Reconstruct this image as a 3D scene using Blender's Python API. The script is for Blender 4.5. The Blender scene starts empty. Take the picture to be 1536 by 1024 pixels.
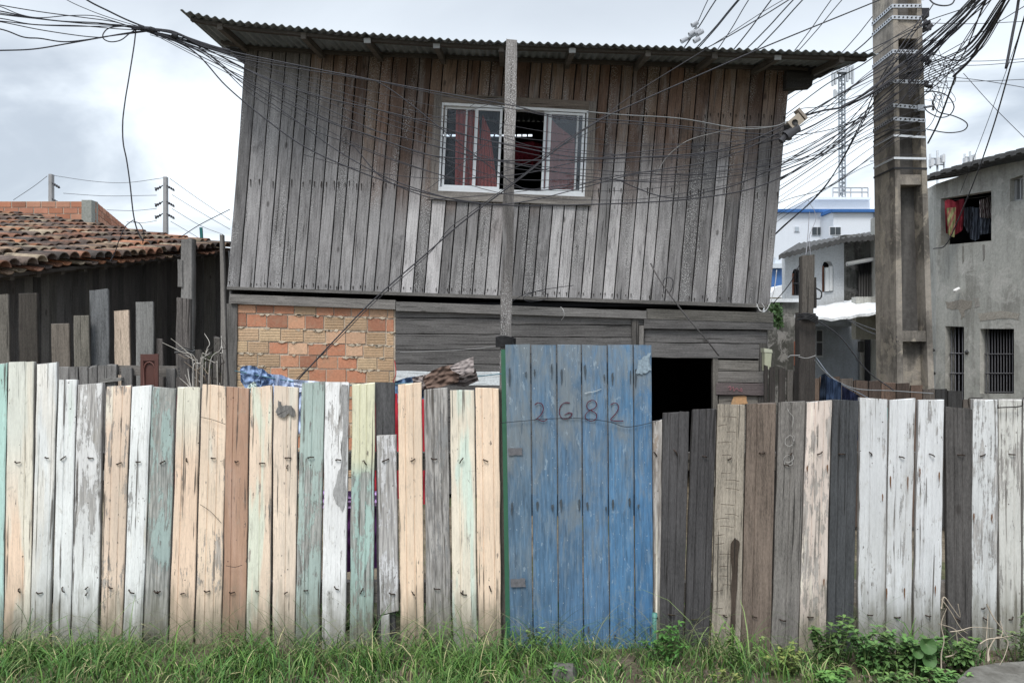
import bpy, math, random
from mathutils import Vector, noise
import numpy as np
random.seed(7)
R = random.Random(11)
F = 1536*26/36.0
CAMZ = 1.6
def P(px, py, D):
    return Vector(((px-768)/F*D, D, CAMZ+(512-py)/F*D))
sc = bpy.context.scene
COL = sc.collection
# ------------------------------------------------------------------ materials
class NT:
    def __init__(s, name):
        s.m = bpy.data.materials.new(name); s.m.use_nodes = True
        s.t = s.m.node_tree; s.t.nodes.clear()
        s.out = s.t.nodes.new('ShaderNodeOutputMaterial')
        s.b = s.t.nodes.new('ShaderNodeBsdfPrincipled')
        s.t.links.new(s.b.outputs[0], s.out.inputs[0])
    def n(s, typ, **k):
        nd = s.t.nodes.new('ShaderNode'+typ)
        for a, v in k.items(): setattr(nd, a, v)
        return nd
    def set(s, sock, v):
        if isinstance(v, bpy.types.NodeSocket): s.t.links.new(v, sock)
        elif v is not None: sock.default_value = v
    def math(s, op, a, b=None, c=None, clamp=False):
        nd = s.n('Math', operation=op); nd.use_clamp = clamp
        s.set(nd.inputs[0], a); s.set(nd.inputs[1], b)
        if c is not None: s.set(nd.inputs[2], c)
        return nd.outputs[0]
    def vmul(s, v, scale):
        nd = s.n('VectorMath', operation='MULTIPLY'); s.set(nd.inputs[0], v); nd.inputs[1].default_value = scale
        return nd.outputs[0]
    def noise(s, v, scale, detail=3, rough=.55, dist=0):
        nd = s.n('TexNoise'); s.set(nd.inputs['Vector'], v); nd.inputs['Scale'].default_value = scale
        nd.inputs['Detail'].default_value = detail; nd.inputs['Roughness'].default_value = rough
        nd.inputs['Distortion'].default_value = dist
        return nd.outputs[0]
    def rng(s, v, a, b, c=0., d=1., smooth=True):
        nd = s.n('MapRange'); nd.interpolation_type = 'SMOOTHSTEP' if smooth else 'LINEAR'
        s.set(nd.inputs[0], v); s.set(nd.inputs[1], a); s.set(nd.inputs[2], b); s.set(nd.inputs[3], c); s.set(nd.inputs[4], d)
        return nd.outputs[0]
    def mix(s, f, a, b, mode='MIX'):
        nd = s.n('Mix', data_type='RGBA', blend_type=mode)
        s.set(nd.inputs[0], f)
        for i, v in ((6, a), (7, b)):
            s.set(nd.inputs[i], v if isinstance(v, bpy.types.NodeSocket) else (*v[:3], 1))
        return nd.outputs[2]
    def attr(s, name):
        nd = s.n('Attribute', attribute_name=name); return nd.outputs['Color'], nd.outputs['Alpha']
    def uv(s): return s.n('TexCoord').outputs['UV']
    def pos(s): return s.n('NewGeometry').outputs['Position']
    def scale(s, c, f):
        nd = s.n('VectorMath', operation='SCALE'); s.set(nd.inputs[0], c); s.set(nd.inputs['Scale'], f); return nd.outputs[0]
    def bump(s, h, dist=.002, st=.6):
        nd = s.n('Bump'); s.set(nd.inputs['Height'], h); nd.inputs['Distance'].default_value = dist; nd.inputs['Strength'].default_value = st
        s.t.links.new(nd.outputs[0], s.b.inputs['Normal'])
    def fin(s, col, rough=.85, metal=0., spec=.3):
        s.set(s.b.inputs['Base Color'], col if isinstance(col, bpy.types.NodeSocket) else (*col[:3], 1))
        s.set(s.b.inputs['Roughness'], rough); s.b.inputs['Metallic'].default_value = metal
        s.b.inputs['Specular IOR Level'].default_value = spec
        return s.m
M = {}
def wood(name, speck=0., crack=.38, con=1.0):
    t = NT(name); uv = t.uv(); c, a = t.attr('col')
    g = t.noise(t.vmul(uv, (1, .05, 1)), 75, 5, .65)
    b = t.noise(t.vmul(uv, (1, .25, 1)), 7, 4, .6)
    w = t.noise(t.vmul(uv, (1, .1, 1)), 16, 4, .6, .6)
    f = t.math('ADD', t.rng(g, .25, .75, 1-.38*con, 1+.38*con, False), t.rng(b, .25, .75, -.28*con, .3*con, False))
    f = t.math('ADD', f, t.rng(w, .3, .7, -.14*con, .14*con, False))
    hf = t.noise(t.vmul(uv, (1, .22, 1)), 190, 3, .75)
    f = t.math('ADD', f, t.rng(hf, .35, .65, -.26*con, .26*con, False))
    col = t.scale(c, f)
    cr = t.noise(t.vmul(uv, (1, .025, 1)), 55, 3, .5, .3)
    col = t.mix(t.rng(cr, crack-.05, crack, .72, 0), col, (.012, .011, .01))
    kn = t.n('TexVoronoi'); t.set(kn.inputs['Vector'], t.vmul(uv, (1, .45, 1))); kn.inputs['Scale'].default_value = 5.5
    col = t.mix(t.rng(kn.outputs['Distance'], .05, .11, .65, 0), col, (.03, .026, .024))
    if speck:
        sp = t.noise(t.vmul(uv, (1, .6, 1)), 120, 2, .6)
        pl = t.noise(t.vmul(uv, (1, .18, 1)), 5, 3)
        m = t.math('MULTIPLY', t.rng(sp, .54, .60), t.rng(pl, .46, .62))
        col = t.mix(t.math('MULTIPLY', m, speck), col, (.48, .48, .48))
        wl = t.noise(t.vmul(uv, (1, .12, 1)), 10, 6, .7, .4)
        col = t.mix(t.rng(wl, .50, .68, 0, speck*.55), col, (.36, .355, .36))
        dk = t.noise(t.vmul(uv, (1, .3, 1)), 6, 5, .7, .6)
        col = t.mix(t.rng(dk, .56, .70, 0, speck*.6), col, (.05, .048, .05))
    t.bump(g, .004, .8)
    return t.fin(col, .88, 0, .25)
M['wood'] = wood('weathered_wood', .0)
M['wallwood'] = wood('weathered_wall_wood', .85)
M['darkwood'] = wood('dark_old_wood', .1, .34, .9)
def paint():
    t = NT('peeling_painted_wood'); uv = t.uv(); c, a = t.attr('col'); c2, a2 = t.attr('col2')
    g = t.noise(t.vmul(uv, (1, .06, 1)), 90, 5, .65)
    p = t.noise(t.vmul(uv, (1, .14, 1)), 20, 9, .78, .3)
    p2 = t.noise(t.vmul(uv, (1, .5, 1)), 60, 5, .75)
    val = t.math('ADD', t.math('ADD', t.math('MULTIPLY', p, .62), t.math('MULTIPLY', g, .2)), t.math('MULTIPLY', p2, .18))
    thr0 = t.math('SUBTRACT', a, .008); thr1 = t.math('ADD', a, .014)
    zone = t.rng(t.noise(t.vmul(uv, (1, .5, 1)), 4.5, 3, .6), .32, .68, -.075, .075, False)
    val = t.math('SUBTRACT', val, zone)
    keep = t.rng(val, thr0, thr1)
    sw = t.noise(t.vmul(uv, (1, .1, 1)), 14, 3, .5, .3)
    lo = t.math('SUBTRACT', 1.0, a2)
    pc = t.mix(t.rng(sw, t.math('SUBTRACT', lo, .06), t.math('ADD', lo, .06)), c, c2)
    hf = t.noise(t.vmul(uv, (1, .2, 1)), 210, 3, .7)
    f = t.math('ADD', t.rng(g, .34, .66, .88, 1.06, False), t.rng(hf, .35, .65, -.07, .05, False))
    bl = t.noise(t.vmul(uv, (1, .4, 1)), 5, 4)
    f = t.math('MULTIPLY', f, t.rng(bl, .3, .7, .86, 1.05, False))
    pc = t.scale(pc, f)
    wd = t.mix(t.rng(g, .32, .68), (.12, .11, .105), (.50, .48, .46))
    wd = t.mix(.2, wd, c)
    col = t.mix(keep, wd, pc)
    # long dark cracks that follow the grain
    cr = t.noise(t.vmul(uv, (1, .018, 1)), 60, 3, .5, .2)
    brk = t.noise(t.vmul(uv, (1, .5, 1)), 9, 3)
    m = t.math('MULTIPLY', t.rng(cr, .35, .385, 1, 0), t.rng(brk, .38, .55))
    col = t.mix(t.math('MULTIPLY', m, .85), col, (.07, .06, .052))
    fl_ = t.noise(t.vmul(uv, (1, .03, 1)), 170, 3, .6)
    b2 = t.noise(t.vmul(uv, (1, .3, 1)), 12, 4, .6)
    m = t.math('MULTIPLY', t.rng(fl_, .36, .42, 1, 0), t.rng(b2, .42, .6))
    col = t.mix(t.math('MULTIPLY', m, .5), col, (.16, .14, .12))
    ed_ = t.noise(t.vmul(uv, (1, .2, 1)), 3.5, 4, .6)
    col = t.mix(t.rng(ed_, .5, .7, 0, .25), col, (.36, .35, .31))
    # short chips
    ch = t.noise(t.vmul(uv, (1, .3, 1)), 70, 2, .6)
    ar = t.noise(t.vmul(uv, (1, .4, 1)), 6, 2)
    m = t.math('MULTIPLY', t.rng(ch, .66, .69), t.rng(ar, .5, .62))
    col = t.mix(t.math('MULTIPLY', m, .85), col, (.10, .085, .075))
    v = t.n('TexVoronoi'); t.set(v.inputs['Vector'], uv); v.inputs['Scale'].default_value = 11
    col = t.mix(t.rng(v.outputs['Distance'], .03, .05, .85, 0), col, (.05, .035, .03))
    kv = t.n('TexVoronoi'); t.set(kv.inputs['Vector'], t.vmul(uv, (1, .55, 1))); kv.inputs['Scale'].default_value = 3.1
    kd = t.math('ADD', kv.outputs['Distance'], t.math('MULTIPLY', t.noise(uv, 60, 3), .05))
    col = t.mix(t.rng(kd, .075, .10, .6, 0), col, (.17, .13, .10))
    gr_ = t.noise(t.vmul(uv, (1, .7, 1)), 13, 6, .75, .8)
    col = t.mix(t.rng(gr_, .56, .70, 0, .38), col, (.33, .31, .26))
    # damp and mud splashed at the foot
    sp = t.n('SeparateXYZ'); t.set(sp.inputs[0], t.pos())
    dz = t.math('ADD', sp.outputs[2], t.math('MULTIPLY', t.noise(t.vmul(uv, (1, .2, 1)), 22, 4), -.45))
    col = t.mix(t.rng(dz, -.17, .16, .75, 0), col, (.13, .125, .09))
    t.bump(t.math('ADD', t.math('MULTIPLY', keep, .5), g), .003, .7)
    return t.fin(col, .8, 0, .25)
M['paint'] = paint()
def gate():
    t = NT('worn_blue_paint'); uv = t.uv(); c, a = t.attr('col')
    g = t.noise(t.vmul(uv, (1, .06, 1)), 80, 5, .7)
    p = t.noise(t.vmul(uv, (1, .3, 1)), 9, 6, .7, .5)
    sp = t.n('SeparateXYZ'); t.set(sp.inputs[0], t.pos())
    # the top left of the gate is more worn
    top = t.math('ADD', t.math('MULTIPLY', t.math('SUBTRACT', sp.outputs[2], .9), .16), t.math('MULTIPLY', sp.outputs[0], -.1))
    val = t.math('ADD', p, top)
    col = t.scale(c, t.rng(g, .35, .65, .62, 1.12, False))
    bg_ = t.noise(t.vmul(uv, (1, .4, 1)), 5, 5, .7)
    col = t.scale(col, t.rng(bg_, .3, .7, .72, 1.12, False))
    col = t.mix(t.rng(val, .40, .66, 0, .8), col, (.17, .195, .21))
    ms = t.noise(t.vmul(uv, (1, .12, 1)), 45, 5, .75)
    col = t.mix(t.rng(ms, .5, .62, 0, .4), col, (.20, .25, .29))
    w2 = t.noise(t.vmul(uv, (1, .35, 1)), 26, 4, .7)
    col = t.mix(t.rng(w2, .6, .68, 0, .45), col, (.34, .42, .48))
    d2 = t.noise(t.vmul(uv, (1, .12, 1)), 30, 4, .7)
    col = t.mix(t.rng(d2, .34, .42, .5, 0), col, (.03, .06, .10))
    ch = t.noise(t.vmul(uv, (1, .5, 1)), 110, 2, .6)
    col = t.mix(t.rng(ch, .70, .73, 0, .7), col, (.5, .55, .58))
    t.bump(g, .003, .6)
    return t.fin(col, .7, 0, .3)
M['gate'] = gate()
def attrmat(name, rough=.85, var=.25, nscale=12, spec=.3, metal=0, bump=.0, second=None, amt=0):
    t = NT(name); pos = t.pos(); c, a = t.attr('col')
    n1 = t.noise(pos, nscale, 5, .65)
    col = t.scale(c, t.rng(n1, .25, .75, 1-var, 1+var, False))
    if second:
        n2 = t.noise(pos, nscale*.35, 5, .7)
        col = t.mix(t.rng(n2, .48, .62, 0, amt), col, second)
    if bump: t.bump(n1, bump, .7)
    return t.fin(col, rough, metal, spec)
M['cloth'] = attrmat('fabric', .95, .12, 60, .1, 0, .002)
M['metal'] = attrmat('dull_metal', .45, .15, 30, .5, .6)
M['alu'] = attrmat('white_aluminium', .4, .06, 30, .5)
M['rubber'] = attrmat('cable_sheath', .6, .2, 20, .3)
M['tile'] = attrmat('clay_roof_tile', .9, .35, 14, .2, 0, .006, (.035, .03, .028), .75)
M['brick'] = attrmat('hollow_clay_brick', .92, .22, 45, .2, 0, .003, (.36, .28, .2), .25)
M['mortar'] = attrmat('cement_mortar', .95, .25, 35, .2, 0, .01)
M['farbrick'] = attrmat('far_brick', .92, .2, 3, .2, 0, .003)
M['plastic'] = attrmat('plastic', .5, .1, 20, .4)
M['chalk'] = attrmat('chalk_marks', .95, .4, 90, .1)
M['leaf'] = attrmat('leaves', .6, .25, 20, .3)
M['grass'] = attrmat('grass_blades', .65, .25, 9, .25)
M['twig'] = attrmat('dry_twigs', .85, .25, 20, .2)
M['stain'] = attrmat('rust_stain', .95, .3, 60, .1)
def sheet():
    t = NT('corrugated_sheet'); pos = t.pos(); c, a = t.attr('col')
    n1 = t.noise(t.vmul(pos, (1.2, .35, 1)), 5, 5, .65)
    n2 = t.noise(pos, 25, 4, .6)
    col = t.scale(c, t.math('ADD', t.rng(n1, .25, .75, .6, 1.3, False), t.rng(n2, .3, .7, -.12, .12, False)))
    return t.fin(col, .75, 0, .3)
M['sheet'] = sheet()
def concrete(name, base, dark, sc1=1.6, streak=.8, lo=.42, hi=.62, third=None):
    t = NT(name); pos = t.pos()
    n1 = t.noise(pos, sc1, 6, .68, .4); n2 = t.noise(pos, 28, 4, .7)
    st = t.noise(t.vmul(pos, (1, 1, .12)), 6, 5, .65, .3)
    m = t.math('ADD', t.math('MULTIPLY', n1, .5), t.math('MULTIPLY', st, .5))
    col = t.mix(t.rng(m, lo, hi, 0, streak), base, dark)
    if third:
        n3 = t.noise(pos, sc1*2.2, 6, .7, .7)
        col = t.mix(t.rng(n3, .52, .6, 0, .6), col, third)
    col = t.scale(col, t.rng(n2, .25, .75, .8, 1.18, False))
    v = t.n('TexVoronoi'); t.set(v.inputs['Vector'], pos); v.inputs['Scale'].default_value = 40
    pits = t.math('MULTIPLY', t.rng(v.outputs['Distance'], .12, .2, 1, 0), t.rng(t.noise(pos, 5, 3), .55, .65))
    col = t.mix(t.math('MULTIPLY', pits, .6), col, (.03, .03, .028))
    t.bump(t.math('ADD', n2, t.math('MULTIPLY', n1, 2)), .006, .6)
    return t.fin(col, .92, 0, .2)
M['pole'] = concrete('pole_concrete', (.29, .262, .228), (.085, .078, .07), 1.8, .9, .43, .60, (.37, .33, .27))
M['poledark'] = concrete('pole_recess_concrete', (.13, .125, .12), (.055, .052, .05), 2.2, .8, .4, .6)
M['render'] = concrete('grey_cement_render', (.43, .43, .40), (.235, .23, .21), 1.1, .85, .44, .64, (.53, .52, .49))
M['white_render'] = concrete('pale_render', (.62, .65, .68), (.42, .44, .46), .8, .5, .46, .68)
M['bluish_render'] = concrete('bluish_render', (.42, .46, .52), (.28, .30, .33), .8, .6, .45, .66)
M['mossy'] = concrete('mossy_block_wall', (.20, .20, .19), (.05, .05, .045), 1.6, .9, .38, .56, (.34, .33, .32))
M['white_wall'] = concrete('white_painted_wall', (.60, .64, .70), (.50, .54, .60), .15, .4, .5, .7)
M['blue_trim'] = concrete('blue_painted_trim', (.05, .14, .36), (.03, .09, .25), .3, .5)
M['farpole'] = concrete('far_pole_concrete', (.30, .30, .31), (.2, .2, .2), .6, .5)
M['stone'] = concrete('old_concrete_slab', (.17, .165, .15), (.085, .08, .07), 5, .85)
def soil():
    t = NT('soil'); pos = t.pos()
    n1 = t.noise(pos, 2.2, 6, .7); n2 = t.noise(pos, 40, 4, .7)
    col = t.mix(t.rng(n1, .4, .6), (.085, .07, .05), (.19, .16, .12))
    g = t.noise(pos, .9, 5, .6)
    col = t.mix(t.rng(g, .5, .6, 0, .6), col, (.06, .085, .03))
    col = t.scale(col, t.rng(n2, .25, .75, .6, 1.4, False))
    t.bump(n2, .02, .8)
    return t.fin(col, .95, 0, .15)
M['soil'] = soil()
def plain(name, col, rough=.8, spec=.3):
    t = NT(name); n = t.noise(t.pos(), 14, 4, .6)
    return t.fin(t.mix(n, [x*.75 for x in col], [min(1, x*1.2) for x in col]), rough, 0, spec)
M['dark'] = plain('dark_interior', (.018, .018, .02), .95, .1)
def glass(name, tint, ribbed=False):
    t = NT(name)
    tr = t.n('BsdfTransparent'); tr.inputs[0].default_value = (*tint, 1)
    gl = t.n('BsdfGlossy'); gl.inputs['Roughness'].default_value = .12 if ribbed else .04
    gl.inputs[0].default_value = (.85, .9, .95, 1)
    if ribbed:
        w = t.n('TexWave'); t.set(w.inputs['Vector'], t.pos()); w.inputs['Scale'].default_value = 16; w.inputs['Distortion'].default_value = 0
        b = t.n('Bump'); t.set(b.inputs['Height'], w.outputs[1]); b.inputs['Distance'].default_value = .004; b.inputs['Strength'].default_value = .7
        t.t.links.new(b.outputs[0], gl.inputs['Normal'])
    mx = t.n('MixShader'); mx.inputs[0].default_value = .022 if ribbed else .035
    t.t.links.new(tr.outputs[0], mx.inputs[1]); t.t.links.new(gl.outputs[0], mx.inputs[2])
    t.t.links.new(mx.outputs[0], t.out.inputs[0])
    return t.m
M['glass'] = glass('window_glass', (.9, .92, .95)); M['ribglass'] = glass('ribbed_glass', (.84, .88, .92), True)
# ------------------------------------------------------------------ mesh builder
class MB:
    def __init__(s): s.v = []; s.f = []; s.c = []; s.c2 = []; s.uv = []; s.sm = []
    def add(s, vs, fs, col=(.5, .5, .5, .3), uvs=None, col2=None, smooth=False):
        o = len(s.v); n = len(vs)
        s.v += [tuple(v) for v in vs]
        def four(c): return tuple(c) if len(c) == 4 else (*c, 1.)
        if isinstance(col, list): s.c += [four(c) for c in col]
        else: s.c += [four(col)]*n
        if col2 is None: col2 = col
        if isinstance(col2, list): s.c2 += [four(c) for c in col2]
        else: s.c2 += [four(col2)]*n
        s.uv += uvs if uvs else [(v[0], v[2]) for v in vs]
        s.f += [tuple(i+o for i in f) for f in fs]; s.sm += [smooth]*len(fs)
    def hexa(s, b, t, col=(.3, .3, .3), grain=2, seed=None):
        # b: four bottom corners, t: four top corners (ccw from above)
        sd = R.random()*50 if seed is None else seed
        c = [Vector(x) for x in b]+[Vector(x) for x in t]
        for q in ((0, 1, 5, 4), (1, 2, 6, 5), (2, 3, 7, 6), (3, 0, 4, 7), (4, 5, 6, 7), (3, 2, 1, 0)):
            vs = [c[i] for i in q]
            e1 = (vs[1]-vs[0]).length; e2 = (vs[3]-vs[0]).length
            if grain == 2 or (grain == -1 and e2 >= e1): uv = [(0, 0), (e1, 0), (e1, e2), (0, e2)]
            else: uv = [(0, 0), (0, e1), (e2, e1), (e2, 0)]
            s.add(vs, [(0, 1, 2, 3)], col, [(u+sd, v+sd*.7) for u, v in uv])
    def box(s, x0, x1, y0, y1, z0, z1, col=(.3, .3, .3), grain=-1, seed=None):
        s.hexa([(x0, y0, z0), (x1, y0, z0), (x1, y1, z0), (x0, y1, z0)], [(x0, y0, z1), (x1, y0, z1), (x1, y1, z1), (x0, y1, z1)], col, grain, seed)
    def slab(s, q, th, col=(.3, .3, .3), grain=-1, seed=None, push=None):
        # q: 4 points bl, br, tr, tl of the face towards the camera; extruded back by th
        q = [Vector(p) for p in q]
        n = push if push else Vector((0, 1, 0))
        bk = [p+n*th for p in q]
        s.hexa([q[0], q[1], bk[1], bk[0]], [q[3], q[2], bk[2], bk[3]], col, grain, seed)
    def pbox(s, x0, y0, x1, y1, D, th, col, grain=-1):
        # upright box given by photo pixels at distance D
        s.slab([P(x0, y1, D), P(x1, y1, D), P(x1, y0, D), P(x0, y0, D)], th, col, grain)
    def plank(s, bl, br, tr, tl, th=.02, col=(.5, .5, .5, .3), col2=None, grooves=(), nseg=14, jit=.0015, rag=.004, gd=.004, seed=None, bow=0):
        bl, br, tr, tl = [Vector(p) for p in (bl, br, tr, tl)]
        sd = R.random()*60 if seed is None else seed
        w = (br-bl).length; L = (tl-bl).length
        us = [0, .0035/w]
        gw = .0035/w
        prof = [(0, .003), (.004/w, 0)]
        for g in grooves: prof += [(g-gw, 0), (g, gd), (g+gw, 0)]
        prof += [(1-.004/w, 0), (1, .003)]
        nc = len(prof)
        vs = []; uvs = []; cs = []; cs2 = []
        back = Vector((0, 1, 0))
        for j in range(nseg+1):
            t = j/nseg
            a = bl.lerp(tl, t); b = br.lerp(tr, t)
            for i, (u, d) in enumerate(prof):
                p = a.lerp(b, u)+back*d
                e = noise.noise(Vector((sd, t*L*5, (0 if u < .5 else 9))))
                if i in (0, 1, nc-1, nc-2): p = p+(b-a).normalized()*e*jit*2.2
                p = p+back*(noise.noise(Vector((sd+3, t*L*1.3, 0)))*.006+bow*math.sin(t*3.14))
                if j == nseg and rag: p = p+Vector((0, 0, rag*(noise.noise(Vector((sd+u*14, 1, 2)))*1.6+noise.noise(Vector((sd+u*40, 5, 2))))))
                vs.append(p); uvs.append((u*w+sd, t*L+sd*.7))
                cs.append(col(t) if callable(col) else col)
                cs2.append((col2(t) if callable(col2) else col2) if col2 else cs[-1])
        nfront = len(vs)
        for j in range(nseg+1):
            for i in (0, nc-1):
                p = vs[j*nc+i]+back*th
                vs.append(p); uvs.append((uvs[j*nc+i][0]+(th if i else -th), uvs[j*nc+i][1])); cs.append((.035, .032, .03, 1)); cs2.append((.035, .032, .03, 1))  # near-black back edges paint gap shade between boards, over bare unpainted sides
        fs = []
        for j in range(nseg):
            for i in range(nc-1):
                a = j*nc+i; fs.append((a, a+1, a+nc+1, a+nc))
            lb = nfront+j*2
            fs.append((lb, j*nc, (j+1)*nc, lb+2))
            fs.append((j*nc+nc-1, lb+1, lb+3, (j+1)*nc+nc-1))
            fs.append((lb+1, lb, lb+2, lb+3))
        fs.append(tuple([nseg*nc+i for i in range(nc)])+(nfront+nseg*2+1, nfront+nseg*2))
        s.add(vs, fs, cs, uvs, cs2)
    def tube(s, pts, r, col=(.02, .02, .022), n=6, r1=None, cap=True):
        pts = [Vector(p) for p in pts]; m = len(pts)
        if m < 2: return
        vs = []; fs = []
        up = Vector((0, 0, 1)); L = 0; uvs = []
        for i, p in enumerate(pts):
            d = (pts[min(i+1, m-1)]-pts[max(i-1, 0)])
            if d.length < 1e-9: d = Vector((1, 0, 0))
            d.normalize()
            a = d.cross(up)
            if a.length < .05: a = d.cross(Vector((0, 1, 0)))
            a.normalize(); b = d.cross(a)
            if i and a.dot(pa) < 0: a = -a; b = -b
            pa = a
            rr = r if r1 is None else r+(r1-r)*i/(m-1)
            if i: L += (p-pts[i-1]).length
            for k in range(n):
                an = 2*math.pi*k/n
                vs.append(p+a*math.cos(an)*rr+b*math.sin(an)*rr); uvs.append((k/n*rr*6, L))
        for i in range(m-1):
            for k in range(n):
                k2 = (k+1) % n
                fs.append((i*n+k, i*n+k2, (i+1)*n+k2, (i+1)*n+k))
        if cap: fs += [tuple(range(n)), tuple(range((m-1)*n, m*n))]
        s.add(vs, fs, col, uvs, None, True)
    def build(s, name, m, parent=None, **k):
        me = bpy.data.meshes.new(name)
        V = np.array(s.v, dtype=np.float32)
        if parent is not None: org = origin(parent)
        else:
            mn = V.min(0); mx = V.max(0); org = Vector(((mn[0]+mx[0])/2, (mn[1]+mx[1])/2, mn[2]))
        V = V-np.array(org[:], dtype=np.float32)
        me.from_pydata(V.tolist(), [], s.f)
        lv = np.empty(len(me.loops), dtype=np.int32); me.loops.foreach_get('vertex_index', lv)
        ul = me.uv_layers.new(name='UVMap'); ul.data.foreach_set('uv', np.array(s.uv, dtype=np.float32)[lv].ravel())
        for nm, c in (('col', s.c), ('col2', s.c2)):
            at = me.color_attributes.new(nm, 'FLOAT_COLOR', 'POINT'); at.data.foreach_set('color', np.array(c, dtype=np.float32).ravel())
        me.polygons.foreach_set('use_smooth', s.sm)
        me.materials.append(M[m] if isinstance(m, str) else m); me.update()
        o = bpy.data.objects.new(name, me); COL.objects.link(o)
        if parent is not None: o.parent = parent
        else: o.location = org
        tag(o, **k)
        return o
def merge(child, parent):
    # surface marks belong to the surface: fold the child's faces into the parent's mesh
    off = origin(child)-origin(parent)
    me, cm = parent.data, child.data
    idx = len(me.materials)
    me.materials.append(cm.materials[0])
    nv = len(me.vertices); V = np.empty(nv*3, np.float32); me.vertices.foreach_get('co', V)
    cv = np.empty(len(cm.vertices)*3, np.float32); cm.vertices.foreach_get('co', cv); cv = cv.reshape(-1, 3)+np.array(off[:], np.float32)
    def data(m_):
        f = [tuple(p.vertices) for p in m_.polygons]; mi = [p.material_index for p in m_.polygons]; sm = [p.use_smooth for p in m_.polygons]
        u = np.empty(len(m_.loops)*2, np.float32); m_.uv_layers[0].data.foreach_get('uv', u)
        c = []
        for nm in ('col', 'col2'):
            a = np.empty(len(m_.vertices)*4, np.float32); m_.color_attributes[nm].data.foreach_get('color', a); c.append(a)
        return f, mi, sm, u, c
    A, B = data(me), data(cm)
    new = bpy.data.meshes.new(me.name)
    new.from_pydata(np.vstack([V.reshape(-1, 3), cv]).tolist(), [], A[0]+[tuple(i+nv for i in f) for f in B[0]])
    ul = new.uv_layers.new(name='UVMap'); ul.data.foreach_set('uv', np.concatenate([A[3], B[3]]))
    for k, nm in enumerate(('col', 'col2')):
        at = new.color_attributes.new(nm, 'FLOAT_COLOR', 'POINT'); at.data.foreach_set('color', np.concatenate([A[4][k], B[4][k]]))
    for m_ in me.materials: new.materials.append(m_)
    new.polygons.foreach_set('material_index', A[1]+[idx]*len(B[1])); new.polygons.foreach_set('use_smooth', A[2]+B[2]); new.update()
    parent.data = new; bpy.data.objects.remove(child)
def origin(o):
    v = Vector((0, 0, 0))
    while o is not None: v = v+o.location; o = o.parent
    return v
def tag(o, label=None, cat=None, group=None, kind=None):
    if label: o['label'] = label
    if cat: o['category'] = cat
    if group: o['group'] = group
    if kind: o['kind'] = kind
    return o
def thing(name, loc, label, cat, group=None):
    o = bpy.data.objects.new(name, None); COL.objects.link(o); o.location = loc
    o.empty_display_size = .1
    return tag(o, label, cat, group)
def spline(pts, k=8):
    pts = [Vector(p) for p in pts]
    if len(pts) == 2: return [pts[0].lerp(pts[1], i/k) for i in range(k+1)]
    q = [pts[0]*2-pts[1]]+pts+[pts[-1]*2-pts[-2]]
    out = []
    for i in range(1, len(q)-2):
        a, b, c, d = q[i-1:i+3]
        for j in range(k):
            t = j/k
            out.append(.5*((2*b)+(c-a)*t+(2*a-5*b+4*c-d)*t*t+(3*b-a-3*c+d)*t**3))
    out.append(pts[-1]); return out
def interp(tab, x):
    if x <= tab[0][0]: return tab[0][1]
    for (a, b), (c, d) in zip(tab, tab[1:]):
        if x <= c: return b+(d-b)*(x-a)/(c-a)
    return tab[-1][1]
def lerp(a, b, t): return a+(b-a)*t
def vary(c, k=.1):
    f = 1+R.uniform(-k, k); return tuple(min(1, x*f) for x in c[:3])+tuple(c[3:])
def cloth(top, bot, D, cols, name, parent=None, nu=26, nv=12, fold=.03, nf=5, crump=0, sd=0, m='cloth', **k):
    # hanging cloth between two photo outlines; top and bot: lists of (px, py)
    mb = MB(); x0, x1 = top[0][0], top[-1][0]; b0, b1 = bot[0][0], bot[-1][0]
    sz = min(abs(x1-x0), max(6, bot[0][1]-top[0][1]))/F*D; crump = min(crump, sz*.30); fold = min(fold, sz*.16)
    vs = []; cs = []; uvs = []
    for layer in (0, 1):
        for j in range(nv+1):
            for i in range(nu+1):
                u = i/nu; v = j/nv
                xt = lerp(x0, x1, u); xb = lerp(b0, b1, u)
                yt = interp(top, xt); yb = interp(bot, xb)
                px = lerp(xt, xb, v); py = lerp(yt, yb, v)
                d = D+fold*math.sin(u*nf*6.28+sd+v*1.2)*(.3+.7*v)+crump*noise.noise(Vector((u*6+sd, v*5, sd)))
                d += crump*.22*noise.noise(Vector((u*13+sd, v*9, sd)))
                edge = (i in (0, nu) or j in (0, nv))
                p = P(px, py, d)+Vector((0, (0 if edge else .006)*layer*1.0+.002*layer, 0))
                vs.append(p); cs.append(cols(u, v) if callable(cols) else cols); uvs.append((u, v))
    n = (nu+1)*(nv+1); fs = []
    for layer in (0, 1):
        for j in range(nv):
            for i in range(nu):
                a = layer*n+j*(nu+1)+i
                q = (a, a+nu+1, a+nu+2, a+1)
                fs.append(q if layer == 0 else q[::-1])
    mb.add(vs, fs, cs, uvs, None, True)
    return mb.build(name, m, parent, **k)
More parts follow.
